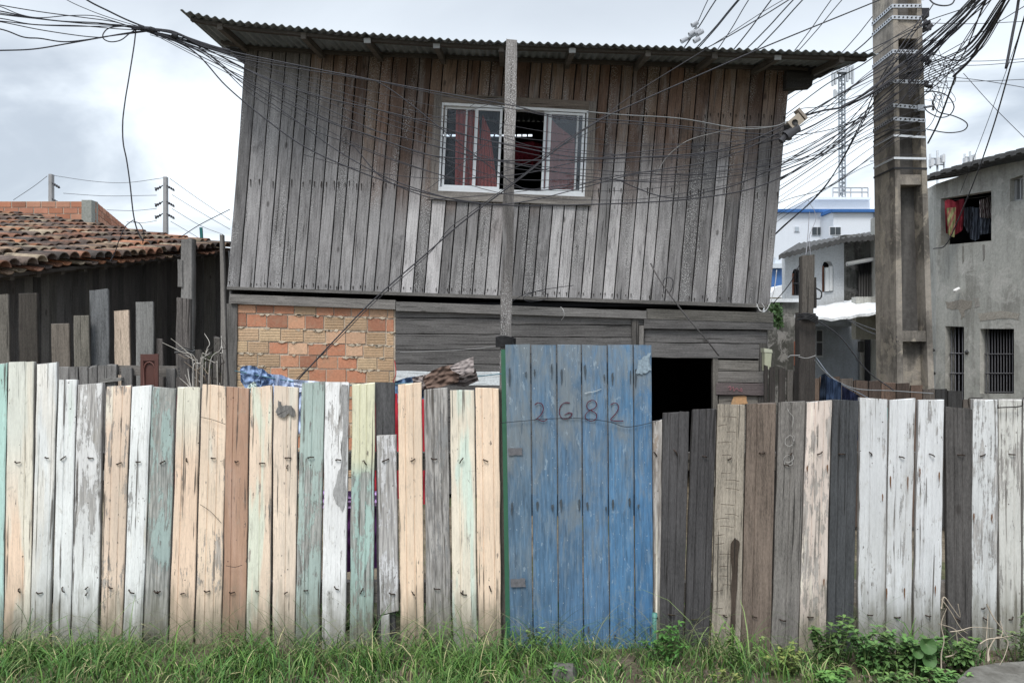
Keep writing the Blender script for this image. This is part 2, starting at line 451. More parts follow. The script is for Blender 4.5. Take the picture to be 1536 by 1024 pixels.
# ------------------------------------------------------------------ camera, light, sky
cam = bpy.data.cameras.new('camera'); co = bpy.data.objects.new('camera', cam); COL.objects.link(co)
cam.sensor_width = 36; cam.lens = 26; cam.clip_end = 3000; cam.clip_start = .05
co.location = (0, 0, CAMZ); co.rotation_euler = (math.radians(90), 0, 0); sc.camera = co
SUN_EL, SUN_AZ = math.radians(56), math.radians(200)      # behind the clouds, behind the viewer
wd = bpy.data.worlds.new('World'); sc.world = wd; wd.use_nodes = True
nt = wd.node_tree; nt.nodes.clear()
class W(NT):
    def __init__(s, tree): s.t = tree
w = W(nt)
bg = w.n('Background'); wo = w.n('OutputWorld'); nt.links.new(bg.outputs[0], wo.inputs[0])
sky = w.n('TexSky'); sky.sky_type = 'NISHITA'; sky.sun_disc = False; sky.sun_elevation = SUN_EL; sky.sun_rotation = SUN_AZ
sky.air_density = 1; sky.dust_density = 3
dirv = w.n('TexCoord').outputs['Generated']
sx = w.n('SeparateXYZ'); w.set(sx.inputs[0], dirv); el = sx.outputs[2]
# clouds seen in perspective: project the direction on a ceiling
den = w.math('ADD', w.math('MAXIMUM', el, 0.0), .22)
cb = w.n('CombineXYZ'); w.set(cb.inputs[0], w.math('DIVIDE', sx.outputs[0], den)); w.set(cb.inputs[1], w.math('DIVIDE', sx.outputs[1], den)); cb.inputs[2].default_value = 1.3
c1 = w.noise(cb.outputs[0], 1.1, 6, .52, .5)
c2 = w.noise(cb.outputs[0], .5, 3, .5, .2)
cc = w.math('ADD', w.math('MULTIPLY', c1, .6), w.math('MULTIPLY', c2, .4))
cloud = w.mix(w.rng(cc, .40, .53), (.42, .47, .53), (.84, .90, .95))
band = w.rng(el, .24, .42)                      # the cloud deck darkens higher up
band = w.math('ADD', band, w.math('MULTIPLY', w.math('SUBTRACT', cc, .5), -1.6), clamp=True)
cloud = w.mix(w.math('MULTIPLY', band, .80), cloud, (.40, .44, .49))
low = w.rng(el, .0, .16, .75, 0)
cloud = w.mix(low, cloud, (.72, .79, .87))
zen = w.rng(el, .40, .95, .72, 2.1)             # overcast skies are brightest overhead
cloud = w.scale(cloud, zen)
skyc = w.scale(sky.outputs[0], .12)
mixs = w.mix(.9, skyc, cloud)
w.set(bg.inputs[0], mixs); bg.inputs[1].default_value = 1.0
sl = bpy.data.lights.new('sun', 'SUN'); so = bpy.data.objects.new('sun', sl); COL.objects.link(so)
sl.energy = 1.5; sl.angle = math.radians(22); sl.color = (1, .96, .9)
d = Vector((math.sin(SUN_AZ)*math.cos(SUN_EL), math.cos(SUN_AZ)*math.cos(SUN_EL), math.sin(SUN_EL)))
so.rotation_euler = d.to_track_quat('Z', 'Y').to_euler(); so.location = (0, -5, 12)
sc.view_settings.view_transform = 'Standard'; sc.view_settings.look = 'None'; sc.view_settings.exposure = 1.0; sc.view_settings.gamma = 1
# ------------------------------------------------------------------ ground
def ground():
    mb = MB(); xs = [-900, -200, -60, -25]+[-12+i*.4 for i in range(61)]+[25, 60, 200, 900]
    ys = [-60, -12, -4, 0, 1, 2]+[2.2+i*.12 for i in range(40)]+[8, 10, 14, 20, 40, 100, 400, 1500]
    vs = []
    for y in ys:
        for x in xs:
            z = .05*noise.noise(Vector((x*.8, y*.8, 0)))+.02*noise.noise(Vector((x*3, y*3, 1))) if abs(x) < 14 and 1.5 < y < 7 else 0
            vs.append((x, y, z-.01))
    n = len(xs); fs = [(j*n+i, j*n+i+1, (j+1)*n+i+1, (j+1)*n+i) for j in range(len(ys)-1) for i in range(n-1)]
    mb.add(vs, fs, (.2, .2, .2), None, None, True)
    o = mb.build('ground', 'soil', kind='structure')
    return o
ground()
# ------------------------------------------------------------------ the street fence
FD = 3.88
PEACH = (.80, .56, .38); CREAM = (.78, .73, .60); MINT = (.60, .74, .68); WHITE = (.76, .80, .81); GREYMINT = (.36, .46, .44)
CM = (.68, .74, .66); SALMON = (.44, .28, .20); YEL = (.70, .69, .51); TEAL = (.40, .54, .50)
def C(c, a):
    if c[0] > .72: c = tuple(x*.74+y*.26 for x, y in zip(c, (.86, .82, .78)))
    return (*c, a)
def T(ca, cb, t0, t1):      # colour changing along the board (0 foot, 1 top)
    def f(t):
        k = min(1, max(0, (t-t0)/(t1-t0))); return tuple(a+(b-a)*k for a, b in zip(ca, cb))
    return f
#  xl xr ytop | bl br ybot | colour, second colour, grooves, label
LB = [
 (-72, -33, 545, -80, -44, 972, C(WHITE, .40), C(CREAM, .3), (.5,), 'white board'),
 (-30, 10, 547, -40, 3, 975, T(C((.52, .72, .68), .38), C((.46, .66, .60), .40), .2, .9), C(MINT, .3), (.5,), 'mint green board at the frame edge'),
 (13, 51, 543, 4, 43, 978, T(C(PEACH, .36), C((.74, .78, .70), .34), .45, .75), C(CREAM, .45), (.70,), 'tall board, mint white fading to peach below'),
 (55, 85, 545, 45, 72, 976, C((.78, .77, .72), .35), C(WHITE, .5), (.85,), 'tall cream white board'),
 (88, 115, 570, 76, 103, 980, C(WHITE, .37), C((.72, .78, .74), .3), (.42,), 'narrow white board with dark chips'),
 (117, 154, 576, 105, 145, 978, T(C(WHITE, .41), C((.72, .72, .72), .49), .3, .6), C(WHITE, .3), (), 'wide white board with peeling grey patches'),
 (160, 196, 579, 149, 181, 975, C((.74, .55, .40), .45), C(CREAM, .35), (.3, .68), 'worn peach board with dark grain'),
 (198, 227, 579, 183, 211, 972, C(WHITE, .38), C((.76, .70, .58), .35), (.92,), 'white board with cream stains'),
 (228, 263, 581, 214, 250, 965, T(C((.30, .36, .35), .56), C(GREYMINT, .50), .15, .6), C(MINT, .2), (), 'greyed mint green board'),
 (266, 300, 581, 253, 289, 968, T(C(PEACH, .36), C((.74, .72, .58), .36), .72, .9), C(CREAM, .15), (.3,), 'peach board with pale top'),
 (303, 339, 578, 292, 330, 968, C((.80, .60, .42), .43), C(CREAM, .3), (.35, .7), 'peach board with black streaks'),
 (339, 373, 581, 332, 368, 962, C(SALMON, .30), C((.50, .33, .25), .4), (.33,), 'salmon brown board'),
 (376, 408, 580, 369, 404, 975, C((.80, .60, .43), .41), C((.72, .74, .62), .45), (.5,), 'peach board with cream stripes'),
 (411, 447, 580, 408, 441, 972, C((.80, .63, .48), .34), C(CREAM, .35), (.55,), 'pale peach board with a grey bare patch'),
 (452, 487, 573, 442, 478, 965, C((.40, .49, .46), .46), C(MINT, .2), (.5,), 'grey green board'),
 (488, 523, 573, 482, 517, 982, C((.80, .82, .84), .44), C(WHITE, .3), (), 'white board, bare grey along its right edge'),
 (528, 562, 576, 524, 559, 972, T(C(TEAL, .50), C(YEL, .36), .68, .70), C(MINT, .2), (.35, .65), 'board painted yellow above and teal below'),
 (597, 632, 575, 601, 636, 970, C((.83, .60, .40), .33), C(PEACH, .3), (.3, .65), 'clean peach board with two grooves'),
 (636, 671, 583, 640, 677, 968, C((.26, .26, .26), .55), C((.45, .46, .46), .3), (.4, .7), 'bare grey board'),
 (675, 711, 585, 680, 716, 975, C((.77, .68, .53), .38), C((.66, .76, .67), .5), (.35,), 'cream and mint board with chipped top'),
 (713, 748, 582, 718, 752, 978, C((.82, .60, .41), .35), C(CREAM, .2), (.28, .75), 'peach board beside the gate'),
]
RB = [
 (979, 993, 632, 981, 990, 975, C((.30, .25, .21), .55), C(CREAM, .3), (), 'narrow brown strip beside the gate'),
 (995, 1034, 618, 988, 1024, 975, (.062, .060, .062, 1), None, (.28, .6), 'dark grey board'),
 (1039, 1075, 614, 1026, 1063, 972, (.058, .056, .058, 1), None, (.3, .75), 'dark grey board with leaning foot'),
 (1077, 1118, 607, 1067, 1111, 968, (.27, .24, .20, 1), None, (.72,), 'tan board scratched by saw marks'),
 (1121, 1164, 605, 1112, 1156, 968, (.145, .115, .095, 1), None, (.35,), 'brown board'),
 (1169, 1208, 603, 1157, 1197, 970, (.165, .155, .145, 1), None, (.5,), 'grey board with chalk scribbles'),
 (1211, 1248, 602, 1198, 1238, 970, C((.70, .60, .54), .47), C(CREAM, .4), (.34, .7), 'pinkish white board'),
 (1249, 1288, 600, 1240, 1279, 970, (.055, .058, .062, 1), None, (.3, .65), 'blackened board'),
 (1290, 1331, 598, 1288, 1328, 968, C((.63, .645, .66), .43), C(WHITE, .3), (.38,), 'white board with green behind'),
 (1335, 1373, 599, 1329, 1366, 966, C((.63, .645, .66), .42), C(WHITE, .3), (.3, .72), 'white board with two rust runs'),
 (1379, 1417, 600, 1370, 1410, 965, C((.64, .655, .67), .41), C(WHITE, .3), (.28, .6), 'white board with rust runs below its nail'),
 (1419, 1459, 612, 1423, 1458, 968, (.080, .076, .074, 1), None, (.3, .62), 'short dark grey board'),
 (1459, 1497, 600, 1459, 1496, 985, C((.60, .615, .62), .47), C(WHITE, .3), (.22, .6), 'greyish white board with ragged top'),
 (1498, 1533, 600, 1500, 1531, 988, C((.58, .58, .55), .46), C(CREAM, .3), (.3, .68), 'greyish cream board tied with wire'),
 (1535, 1572, 599, 1536, 1570, 990, C((.66, .66, .63), .49), C(WHITE, .3), (.4,), 'greyish white board at the frame edge'),
 (1575, 1612, 604, 1578, 1612, 990, C((.70, .70, .68), .47), C(WHITE, .3), (.4,), 'white board'),
]
def nail(parent, px, py, ang=None, L=9, D=FD, col=(.035, .022, .016)):
    mb = MB(); a = R.uniform(-.5, .5) if ang is None else ang
    c = P(px, py, D-.006); h = L/F*D/2
    d = Vector((math.cos(a), 0, math.sin(a)))*h
    mid = c+Vector((0, -.006, R.uniform(-.003, .004)))
    mb.tube([c-d+Vector((0, .008, 0)), c-d*.8, mid, c+d*.9, c+d+Vector((0, .002, 0))], .0034, col, 5)
    mb.build('nail', 'metal', parent)
def fence(data, root, ny):
    for i, (xl, xr, yt, bl, br, yb, c, c2, gr, lab) in enumerate(data):
        mb = MB(); dd = FD+R.uniform(-.008, .008)
        painted = c2 is not None
        tt = R.uniform(-2, 2)
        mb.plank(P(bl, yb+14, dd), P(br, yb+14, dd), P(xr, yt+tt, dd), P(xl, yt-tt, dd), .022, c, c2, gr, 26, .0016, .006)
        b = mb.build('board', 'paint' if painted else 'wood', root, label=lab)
        for yy in ny:
            t = (yb-yy)/(yb-yt)
            cx = lerp((bl+br)/2, (xl+xr)/2, t)+R.uniform(-4, 4)
            nail(b, cx, yy+R.uniform(-5, 5), R.choice([R.uniform(-.6, .6), R.uniform(-.2, .1), R.uniform(-1.3, 1.2)]), R.uniform(5, 10), dd-.003)
            if R.random() < .18: nail(b, cx+R.uniform(-8, 8), yy+R.uniform(-14, 24), R.uniform(-1.5, 1.5), R.uniform(4, 8), dd-.003)
    return root
fl = thing('board_fence', P(350, 970, FD), 'pastel peach, cream, mint and white board fence left of the blue gate', 'fence')
fence(LB, fl, (690, 886))
fr = thing('board_fence', P(1260, 970, FD), 'grey, brown and white board fence on the right of the blue gate', 'fence')
fence(RB, fr, (683, 925))
# board 16: short grey white board in front of a longer dark one
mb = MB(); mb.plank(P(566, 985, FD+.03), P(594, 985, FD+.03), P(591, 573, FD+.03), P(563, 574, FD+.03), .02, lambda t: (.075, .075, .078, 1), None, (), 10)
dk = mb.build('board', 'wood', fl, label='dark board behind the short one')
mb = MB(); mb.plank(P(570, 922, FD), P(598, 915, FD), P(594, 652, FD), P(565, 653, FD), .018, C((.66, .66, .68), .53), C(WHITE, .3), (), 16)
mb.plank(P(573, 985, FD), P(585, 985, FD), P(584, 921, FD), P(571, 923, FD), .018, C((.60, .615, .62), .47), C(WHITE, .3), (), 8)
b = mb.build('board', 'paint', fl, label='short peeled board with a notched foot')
nail(b, 578, 690, .4, 11); nail(b, 588, 890, -.2, 9)
# grey patch of bare wood on the pale peach board, grey strip on the white board
def patch(name, poly, D, col, m, parent, th=.0015):
    mb = MB(); f = [P(x, y, D) for x, y in poly]; n = len(f)
    bk = [p+Vector((0, th, 0)) for p in f]
    mb.add(f+bk, [tuple(range(n))[::-1], tuple(range(n, 2*n))]+[(i, (i+1) % n, n+(i+1) % n, n+i) for i in range(n)], col)
    merge(mb.build(name, m, parent), parent) if parent.type == 'MESH' else mb.build(name, m, parent)
def rough(poly, k=1.2, it=2):
    p = poly
    for _ in range(it):
        q = []
        for i in range(len(p)):
            a = p[i]; b = p[(i+1) % len(p)]
            q += [a, ((a[0]+b[0])/2+R.uniform(-k, k), (a[1]+b[1])/2+R.uniform(-k, k))]
        p = q; k *= .6
    return p
bd = {o.get('label'): o for o in fl.children}
patch('bare_patch', rough([(413, 618), (417, 600), (424, 609), (436, 608), (443, 617), (440, 626), (434, 620), (425, 627), (415, 622)], 2.4), FD-.0135, (.16, .155, .15), 'wood', bd['pale peach board with a grey bare patch'])
patch('bare_patch', rough([(513, 576), (522, 577), (519, 690), (518, 750), (514, 768), (504, 755), (500, 735), (506, 712), (513, 690), (514, 640), (510, 600)], 2.5), FD-.0135, (.30, .30, .30), 'wood', bd['white board, bare grey along its right edge'])
# rust runs
def rust(parent, px, py, L, wpx=3, col=(.15, .075, .04)):
    poly = [(px-wpx/2, py), (px, py-3), (px+wpx/2, py), (px+wpx*.35, py+L*.5), (px+.3, py+L), (px-wpx*.3, py+L*.6)]
    patch('rust_run', rough(poly, .5, 1), FD-.0135, col, 'stain', parent)
br_ = {o.get('label'): o for o in fr.children}
for key, lst in (('white board with two rust runs', ((1336, 716, 26), (1362, 717, 30), (1330, 884, 22), (1357, 884, 20))), ('white board with rust runs below its nail', ((1380, 705, 18), (1409, 709, 22), (1403, 880, 18))),
                 ('greyish white board with ragged top', ((1461, 772, 14), (1488, 772, 18))), ('white board with green behind', ((1324, 743, 12),)), ('pinkish white board', ((1241, 699, 14), (1211, 700, 10), (1236, 870, 12)))):
    for x, y, L in lst: rust(br_[key], x, y, L*.8, 1.9)
# posts and rails behind the boards
def fpost(x0, x1, y0, y1, D, col, root, label=None, nm='post', xb=0):
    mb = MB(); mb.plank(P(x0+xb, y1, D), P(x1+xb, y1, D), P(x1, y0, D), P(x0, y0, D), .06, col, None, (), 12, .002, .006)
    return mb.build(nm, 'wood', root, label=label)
fpost(740, 757, 583, 985, FD+.03, (.11, .10, .09, 1), fl, 'dark post beside the gate', 'post', 8)
for x in (95, 410): fpost(x, x+24, 600, 985, FD+.11, (.12, .11, .10, 1), fl, None, 'post', -8)
for x in (1168, 1508): fpost(x, x+24, 620, 985, FD+.11, (.12, .11, .10, 1), fr, None, 'post', -6)
for root, xa, xb in ((fl, -80, 752), (fr, 984, 1612)):
    for y, h in ((692, 26), (888, 30)):
        mb = MB(); D = FD+.036
        mb.slab([P(xa, y+h/2, D), P(xb, y+h/2, D), P(xb, y-h/2, D), P(xa, y-h/2, D)], .05, (.17, .155, .14), 0)
        mb.build('rail', 'wood', root)
# wire bound round the top of the cream board
mb = MB(); D = FD-.03
mb.tube(spline([P(1497, 606, D), P(1497, 612, D), P(1500, 611, D), P(1531, 609, D), P(1534, 602, D), P(1535, 596, D+.02)]), .0032, (.03, .025, .022), 5)
mb.tube(spline([P(1454, 612, D), P(1453, 598, D), P(1464, 597, D), P(1474, 597, D)]), .003, (.03, .025, .022), 5)
mb.build('wire', 'metal', fr)
for pts in ([(300, 625), (318, 629), (338, 636)], [(300, 756), (316, 767), (332, 784)], [(339, 848), (352, 850), (363, 847)]):
    mb = MB(); mb.tube(spline([P(x, y, FD-.016) for x, y in pts]), .0014, (.04, .035, .03), 4)
    mb.build('wire', 'metal', fl)
# chalk scribbles
def stroke(mb, pts, D, w, col):
    q = [P(x, y, D) for x, y in pts]; q = spline(q, 6); h = w/F*D/2
    vs = []
    for i, p in enumerate(q):
        d = (q[min(i+1, len(q)-1)]-q[max(i-1, 0)]).normalized(); nrm = Vector((-d.z, 0, d.x))
        hh = h*(.75+.35*noise.noise(p*90)+.1*R.random())
        vs += [p+nrm*hh, p-nrm*hh, p+nrm*hh+Vector((0, .001, 0)), p-nrm*hh+Vector((0, .001, 0))]
    fs = []
    for i in range(len(q)-1):
        a = 4*i; fs += [(a, a+1, a+5, a+4), (a+2, a+6, a+7, a+3), (a, a+4, a+6, a+2), (a+1, a+3, a+7, a+5)]
    mb.add(vs, fs, col)
mb = MB(); W1 = (.30, .29, .28)
for s_ in ([(1186, 652), (1179, 657), (1178, 665), (1184, 669), (1190, 664), (1189, 655), (1184, 652)], [(1190, 652), (1192, 657), (1188, 668)],
           [(1187, 681), (1178, 684), (1176, 690), (1183, 693), (1190, 688), (1189, 681)], [(1178, 690), (1177, 696), (1183, 698), (1189, 695), (1187, 689)], [(1181, 612), (1184, 618), (1190, 626), (1188, 640)]):
    stroke(mb, s_, FD-.0135, 1.0, W1)
b = br_['grey board with chalk scribbles']; merge(mb.build('chalk_scribble', 'chalk', b), b)
# saw marks on the tan board
mb = MB()
for k in range(26):
    y = 625+k*12+R.uniform(-3, 3)
    t = (y-607)/360; x0 = 1078-9*t; x1 = 1112-9*t
    if R.random() < .25: continue
    q = [(lerp(x0, x1, u/5), y+R.uniform(-.8, .8)-math.sin(u/5*2.2)*5+u*1.2) for u in range(6)]
    a = R.randint(0, 2); stroke(mb, q[a:a+R.randint(3, 4)], FD-.0135, .9, (.07, .055, .045))
b = br_['tan board scratched by saw marks']; merge(mb.build('saw_mark', 'chalk', b), b)
patch('rotten_split', rough([(1096, 815), (1103, 806), (1110, 815), (1107, 850), (1104, 900), (1101, 965), (1095, 965), (1097, 900), (1098, 850)], 1.5), FD-.0135, (.05, .038, .03), 'wood', br_['tan board scratched by saw marks'])
# ------------------------------------------------------------------ the blue gate
GD = 3.86
gt = thing('board_gate', P(868, 975, GD), 'worn blue plank gate with a hand painted red number', 'gate')
xt = [757, 796, 835, 872, 911, 950, 978]; xb = [765, 800, 838, 876, 915, 953, 981]
BL = [(.11, .18, .26), (.105, .19, .295), (.105, .19, .30), (.11, .205, .33), (.10, .215, .365), (.08, .185, .33)]
gb = []
for i in range(6):
    mb = MB(); g = .9
    yb = 978+R.uniform(-2, 3); c0 = BL[i]
    mb.plank(P(xb[i]+g, yb, GD), P(xb[i+1]-g, yb, GD), P(xt[i+1]-g, 517+R.uniform(-1, 1), GD), P(xt[i]+g, 517, GD), .022,
             (lambda c0: lambda t: tuple(x*1.0 for x in lerp(Vector((c0[0]*.85, c0[1]*.97, c0[2]*1.05)), Vector(c0), min(1, t*1.6)))+(1,))(c0), None, (), 26, .0007, .0015)
    b = mb.build('board', 'gate', gt); gb.append(b)
    # weeping nail holes
    mb = MB()
    for yy, L in ((560, 20), (757, 15), (948, 10)):
        for u in (.16, .84):
            x = lerp(lerp(xb[i], xt[i], (975-yy)/458), lerp(xb[i+1], xt[i+1], (975-yy)/458), u+R.uniform(-.06, .06))
            y = yy+R.uniform(-6, 6); LL = L*R.uniform(.3, 1.3); w = R.uniform(1.2, 3.0)
            if R.random() < .2: continue
            poly = rough([(x-w*.5, y-LL*.35), (x+w*.4, y-LL*.45), (x+w*.7, y), (x+.5, y+LL*.6), (x-.4, y+LL*.7), (x-w*.6, y+1)], .8, 1)
            f = [P(a, c, GD-.0075) for a, c in poly]; n = len(f); bk = [p+Vector((0, .001, 0)) for p in f]
            mb.add(f+bk, [tuple(range(n))[::-1], tuple(range(n, 2*n))]+[(k, (k+1) % n, n+(k+1) % n, n+k) for k in range(n)], (.065, .08, .095))
    merge(mb.build('nail_stain', 'stain', b), b)
mb = MB(); mb.slab([P(759, 982, GD+.004), P(765.5, 982, GD+.004), P(758, 524, GD+.004), P(751.5, 524, GD+.004)], .03, (.03, .11, .065), 2); mb.build('edge_strip', 'plastic', gt, label='green painted edge strip')
for y in (560, 757, 945):
    mb = MB(); mb.slab([P(758, y+16, GD+.026), P(976, y+16, GD+.026), P(976, y-16, GD+.026), P(758, y-16, GD+.026)], .022, (.10, .12, .15), 0); mb.build('rail', 'wood', gt)
# number 2682, brushed by hand
DN = GD-.0085; RED = (.085, .028, .045)
digs = [
 [[(802, 607), (807, 604), (813, 606), (815, 613), (812, 621), (806, 627), (801, 630), (806, 628), (812, 631), (817, 631), (821, 628)]],
 [[(855, 604), (847, 604), (841, 609), (839, 618), (842, 626), (849, 628), (855, 625), (858, 620), (853, 619), (847, 622)]],
 [[(888, 600), (882, 603), (880, 609), (883, 614), (890, 617), (895, 622), (893, 629), (886, 631), (879, 628), (878, 622), (884, 616), (892, 612), (895, 606), (892, 601), (887, 600)]],
 [[(916, 607), (922, 604), (927, 607), (927, 614), (922, 622), (916, 629), (923, 631), (935, 631)]],
]
for i, dg in enumerate(digs):
    mb = MB()
    for s_ in dg: stroke(mb, s_, DN, 1.6, RED)
    mb.build('painted_digit', 'stain', gt, label=('painted 2', 'painted 6', 'painted 8', 'painted 2')[i])
mb = MB(); stroke(mb, [(877, 590), (884, 588), (892, 587), (902, 583)], DN, 1, (.4, .44, .46)); mb.build('scratch', 'chalk', gb[3])
mb = MB(); mb.tube(spline([P(752, 634, GD-.02), P(785, 631, GD-.014), P(820, 628, GD-.02), P(868, 627, GD-.012), (P(912, 632, GD-.018)), P(940, 640, GD-.014), P(975, 634, GD-.012), P(997, 627, GD-.03)]), .0016, (.025, .03, .04), 4); mb.build('wire', 'metal', gt)
for poly in ([(762, 672), (783, 671), (784, 682), (763, 683)], [(766, 868), (788, 867), (789, 880), (766, 880)]):
    patch('hinge_mark', rough(poly, 1.2), GD-.0085, (.13, .13, .14), 'stain', gt)
patch('bare_patch', rough([(957, 540), (966, 534), (977, 528), (977, 556), (969, 560), (962, 562), (954, 558)], 3), GD-.0085, (.22, .28, .33), 'chalk', gb[5])
# green pipe stub at the gate foot
mb = MB(); mb.tube([P(981, 985, FD-.03), P(981.5, 952, FD-.03), P(982, 921, FD-.03)], .011, (.07, .20, .17), 12); mb.tube([P(982, 925, FD-.03), P(982, 919, FD-.03)], .0135, (.07, .20, .17), 12)
mb.build('pipe_stub', 'plastic', label='short green plastic pipe standing at the gate foot', cat='pipe')
mb = MB(); mb.tube([P(984, 975, FD+.0), P(985, 800, FD-.0), P(987, 690, FD)], .006, (.5, .47, .40), 8)
mb.build('bamboo_cane', 'twig', label='thin pale cane standing in the gap right of the blue gate', cat='cane')
# ------------------------------------------------------------------ the wooden house
HD = 7.6; ZG = 0
house = thing('wooden_house', (0, HD, 0), 'two storey weathered plank house with a corrugated roof behind the blue gate', 'house')
RF = [(270, 15), (310, 24), (350, 31), (430, 39), (500, 46), (600, 54), (690, 60), (800, 63.5), (900, 66.5), (1000, 70), (1100, 73), (1200, 76), (1318, 80)]
RD = 6.8; RX0 = P(270, 0, RD).x; RX1 = P(1318, 0, RD).x
RFX = [(P(x, 0, RD).x, P(0, y, RD).z) for x, y in RF]
def zroof(x, y):
    u = (x-RX0)/(RX1-RX0)
    k = lerp(.05, .20, min(1, max(0, u)/.35)); k2 = .12
    d = y-RD
    return interp(RFX, x)+k*min(d, 1.2)+k2*max(0, d-1.2)
def roof():
    mb = MB(); n = 84*8; ys = [RD, RD+.02, RD+.3, RD+.8, RD+1.2, RD+2, RD+3, RD+4.3, RD+5.4]
    vs = []; cs = []
    for lay in (0, 1):
        for j, y in enumerate(ys):
            for i in range(n+1):
                x = RX0+(RX1-RX0)*i/n
                z = zroof(x, y)+.0115*math.sin(i/8*2*math.pi)+.004*noise.noise(Vector((x*3, y, 0)))
                vs.append((x, y, z-(.004 if lay else 0)))
                k = .8+.5*noise.noise(Vector((math.floor(x/.9)*3.3, 0, 7)))
                cs.append((.33*k, .37*k, .40*k, 1))
    m = n+1; N = m*len(ys); fs = []
    for j in range(len(ys)-1):
        for i in range(n):
            a = j*m+i; fs.append((a, a+1, a+m+1, a+m)); fs.append((N+a, N+a+m, N+a+m+1, N+a+1))
    for i in range(n): fs.append((i, N+i, N+i+1, i+1))
    for j in range(len(ys)-1):
        a = j*m; fs.append((a, a+m, N+a+m, N+a)); a = j*m+n; fs.append((a, N+a, N+a+m, a+m))
    mb.add(vs, fs, cs, None, None, True)
    return mb.build('roof', 'sheet', house)
rf = roof()
for px in (330, 455, 552, 655, 752, 858, 972, 1072, 1166, 1262):
    x = P(px, 0, RD+.1).x; mb = MB(); y0 = RD+.07+R.uniform(0, .03); y1 = HD+1.0; h = .06; w = .024
    za = zroof(x, y0)-.020; zb = zroof(x, y1)-.020; ang = .0
    c = (.12, .11, .10)
    mb.hexa([(x-w, y0, za-h), (x+w, y0, za-h), (x+w, y1, zb-h), (x-w, y1, zb-h)], [(x-w, y0, za), (x+w, y0, za), (x+w, y1, zb), (x-w, y1, zb)], c, 0)
    mb.build('rafter', 'darkwood', rf)
    if px in (552, 655, 858, 1166):
        mb = MB(); mb.box(x-w*1.3, x+w*1.3, y0-.012, y0-.002, za-h*.95, za-h*.25, (.30, .31, .31)); mb.build('rafter_end_plate', 'plastic', rf)
for y, h in ((RD+.10, .030), (HD-.10, .030)):
    mb = MB(); n = 14
    for i in range(n):
        xa = lerp(RX0+.05, RX1-.06, i/n); xb_ = lerp(RX0+.05, RX1-.06, (i+1)/n)
        za = zroof(xa, y)-.018; zb = zroof(xb_, y)-.018
        if y > 7: xa = max(xa, -2.95); xb_ = min(xb_, 3.0)
        if xb_ <= xa: continue
        mb.hexa([(xa, y, za-h), (xb_, y, zb-h), (xb_, y+.045, zb-h), (xa, y+.045, za-h)], [(xa, y, za), (xb_, y, zb), (xb_, y+.045, zb), (xa, y+.045, za)], (.075, .068, .062), 0)
    mb.build('purlin', 'darkwood', rf)
# beam ends beside the wall
mb = MB(); mb.slab([P(369, 98, HD+.02), P(369, 98, HD+.02)+Vector((.3, 0, 0)), P(369, 82, HD+.02)+Vector((.3, 0, 0)), P(338, 70, HD+.02)], .1, (.055, .055, .058), 0); mb.build('beam_end', 'darkwood', rf)
mb = MB(); mb.slab([P(1180, 132, HD-.1), P(1218, 129, HD-.1), P(1221, 112, HD-.1), P(1180, 108, HD-.1)], .12, (.05, .05, .052), 0); mb.slab([P(1180, 112, HD-.06), P(1238, 111, HD-.06), P(1262, 98, HD-.06), P(1180, 90, HD-.06)], .12, (.05, .05, .052), 0); mb.build('beam_end', 'darkwood', rf)
# ---- upper wall of upright boards
def xl(y): return 340+(430-y)*27/338
def xr(y): return 1155+(458-y)*31/353
def ybot(s): return lerp(431, 458, s)
def wx(s, y): return lerp(xl(y), xr(y), s)
WIN = dict(tl=(663, 153), tr=(883, 165), br=(877, 295), bl=(657, 286))
def wallcol(s, k):
    # boards kept dry under the eaves stay brown, exposed ones have silvered
    cx = s
    brown = max(0, min(1, (cx-.10)/.14))*max(0, min(1, 1.25-(cx-.72)*1.4)) if cx > .1 else 0
    lim = .80-.55*brown*(.55+.45*R.random())*(1-.35*max(0, cx-.5)*2)
    base = R.choice([.62, .8, .95, 1.1, 1.4, 1.0, .8, 1.7])*(.85 if s < .2 or s > .8 else 1.08)
    gr = Vector((.222, .217, .220))*base
    bw = Vector(R.choice([(.175, .115, .088), (.20, .14, .108), (.13, .088, .07), (.225, .165, .13)]))*R.uniform(.85, 1.1)
    if brown < .1: bw = Vector((.13, .12, .115))
    ph = R.random()*9
    def f(yfrac):      # 0 at the foot, 1 at the top
        t = max(0, min(1, (yfrac-lim+.14*noise.noise(Vector((ph, yfrac*6, 0))))/.24))
        c = gr.lerp(bw, t); return (*c, 1)
    return f
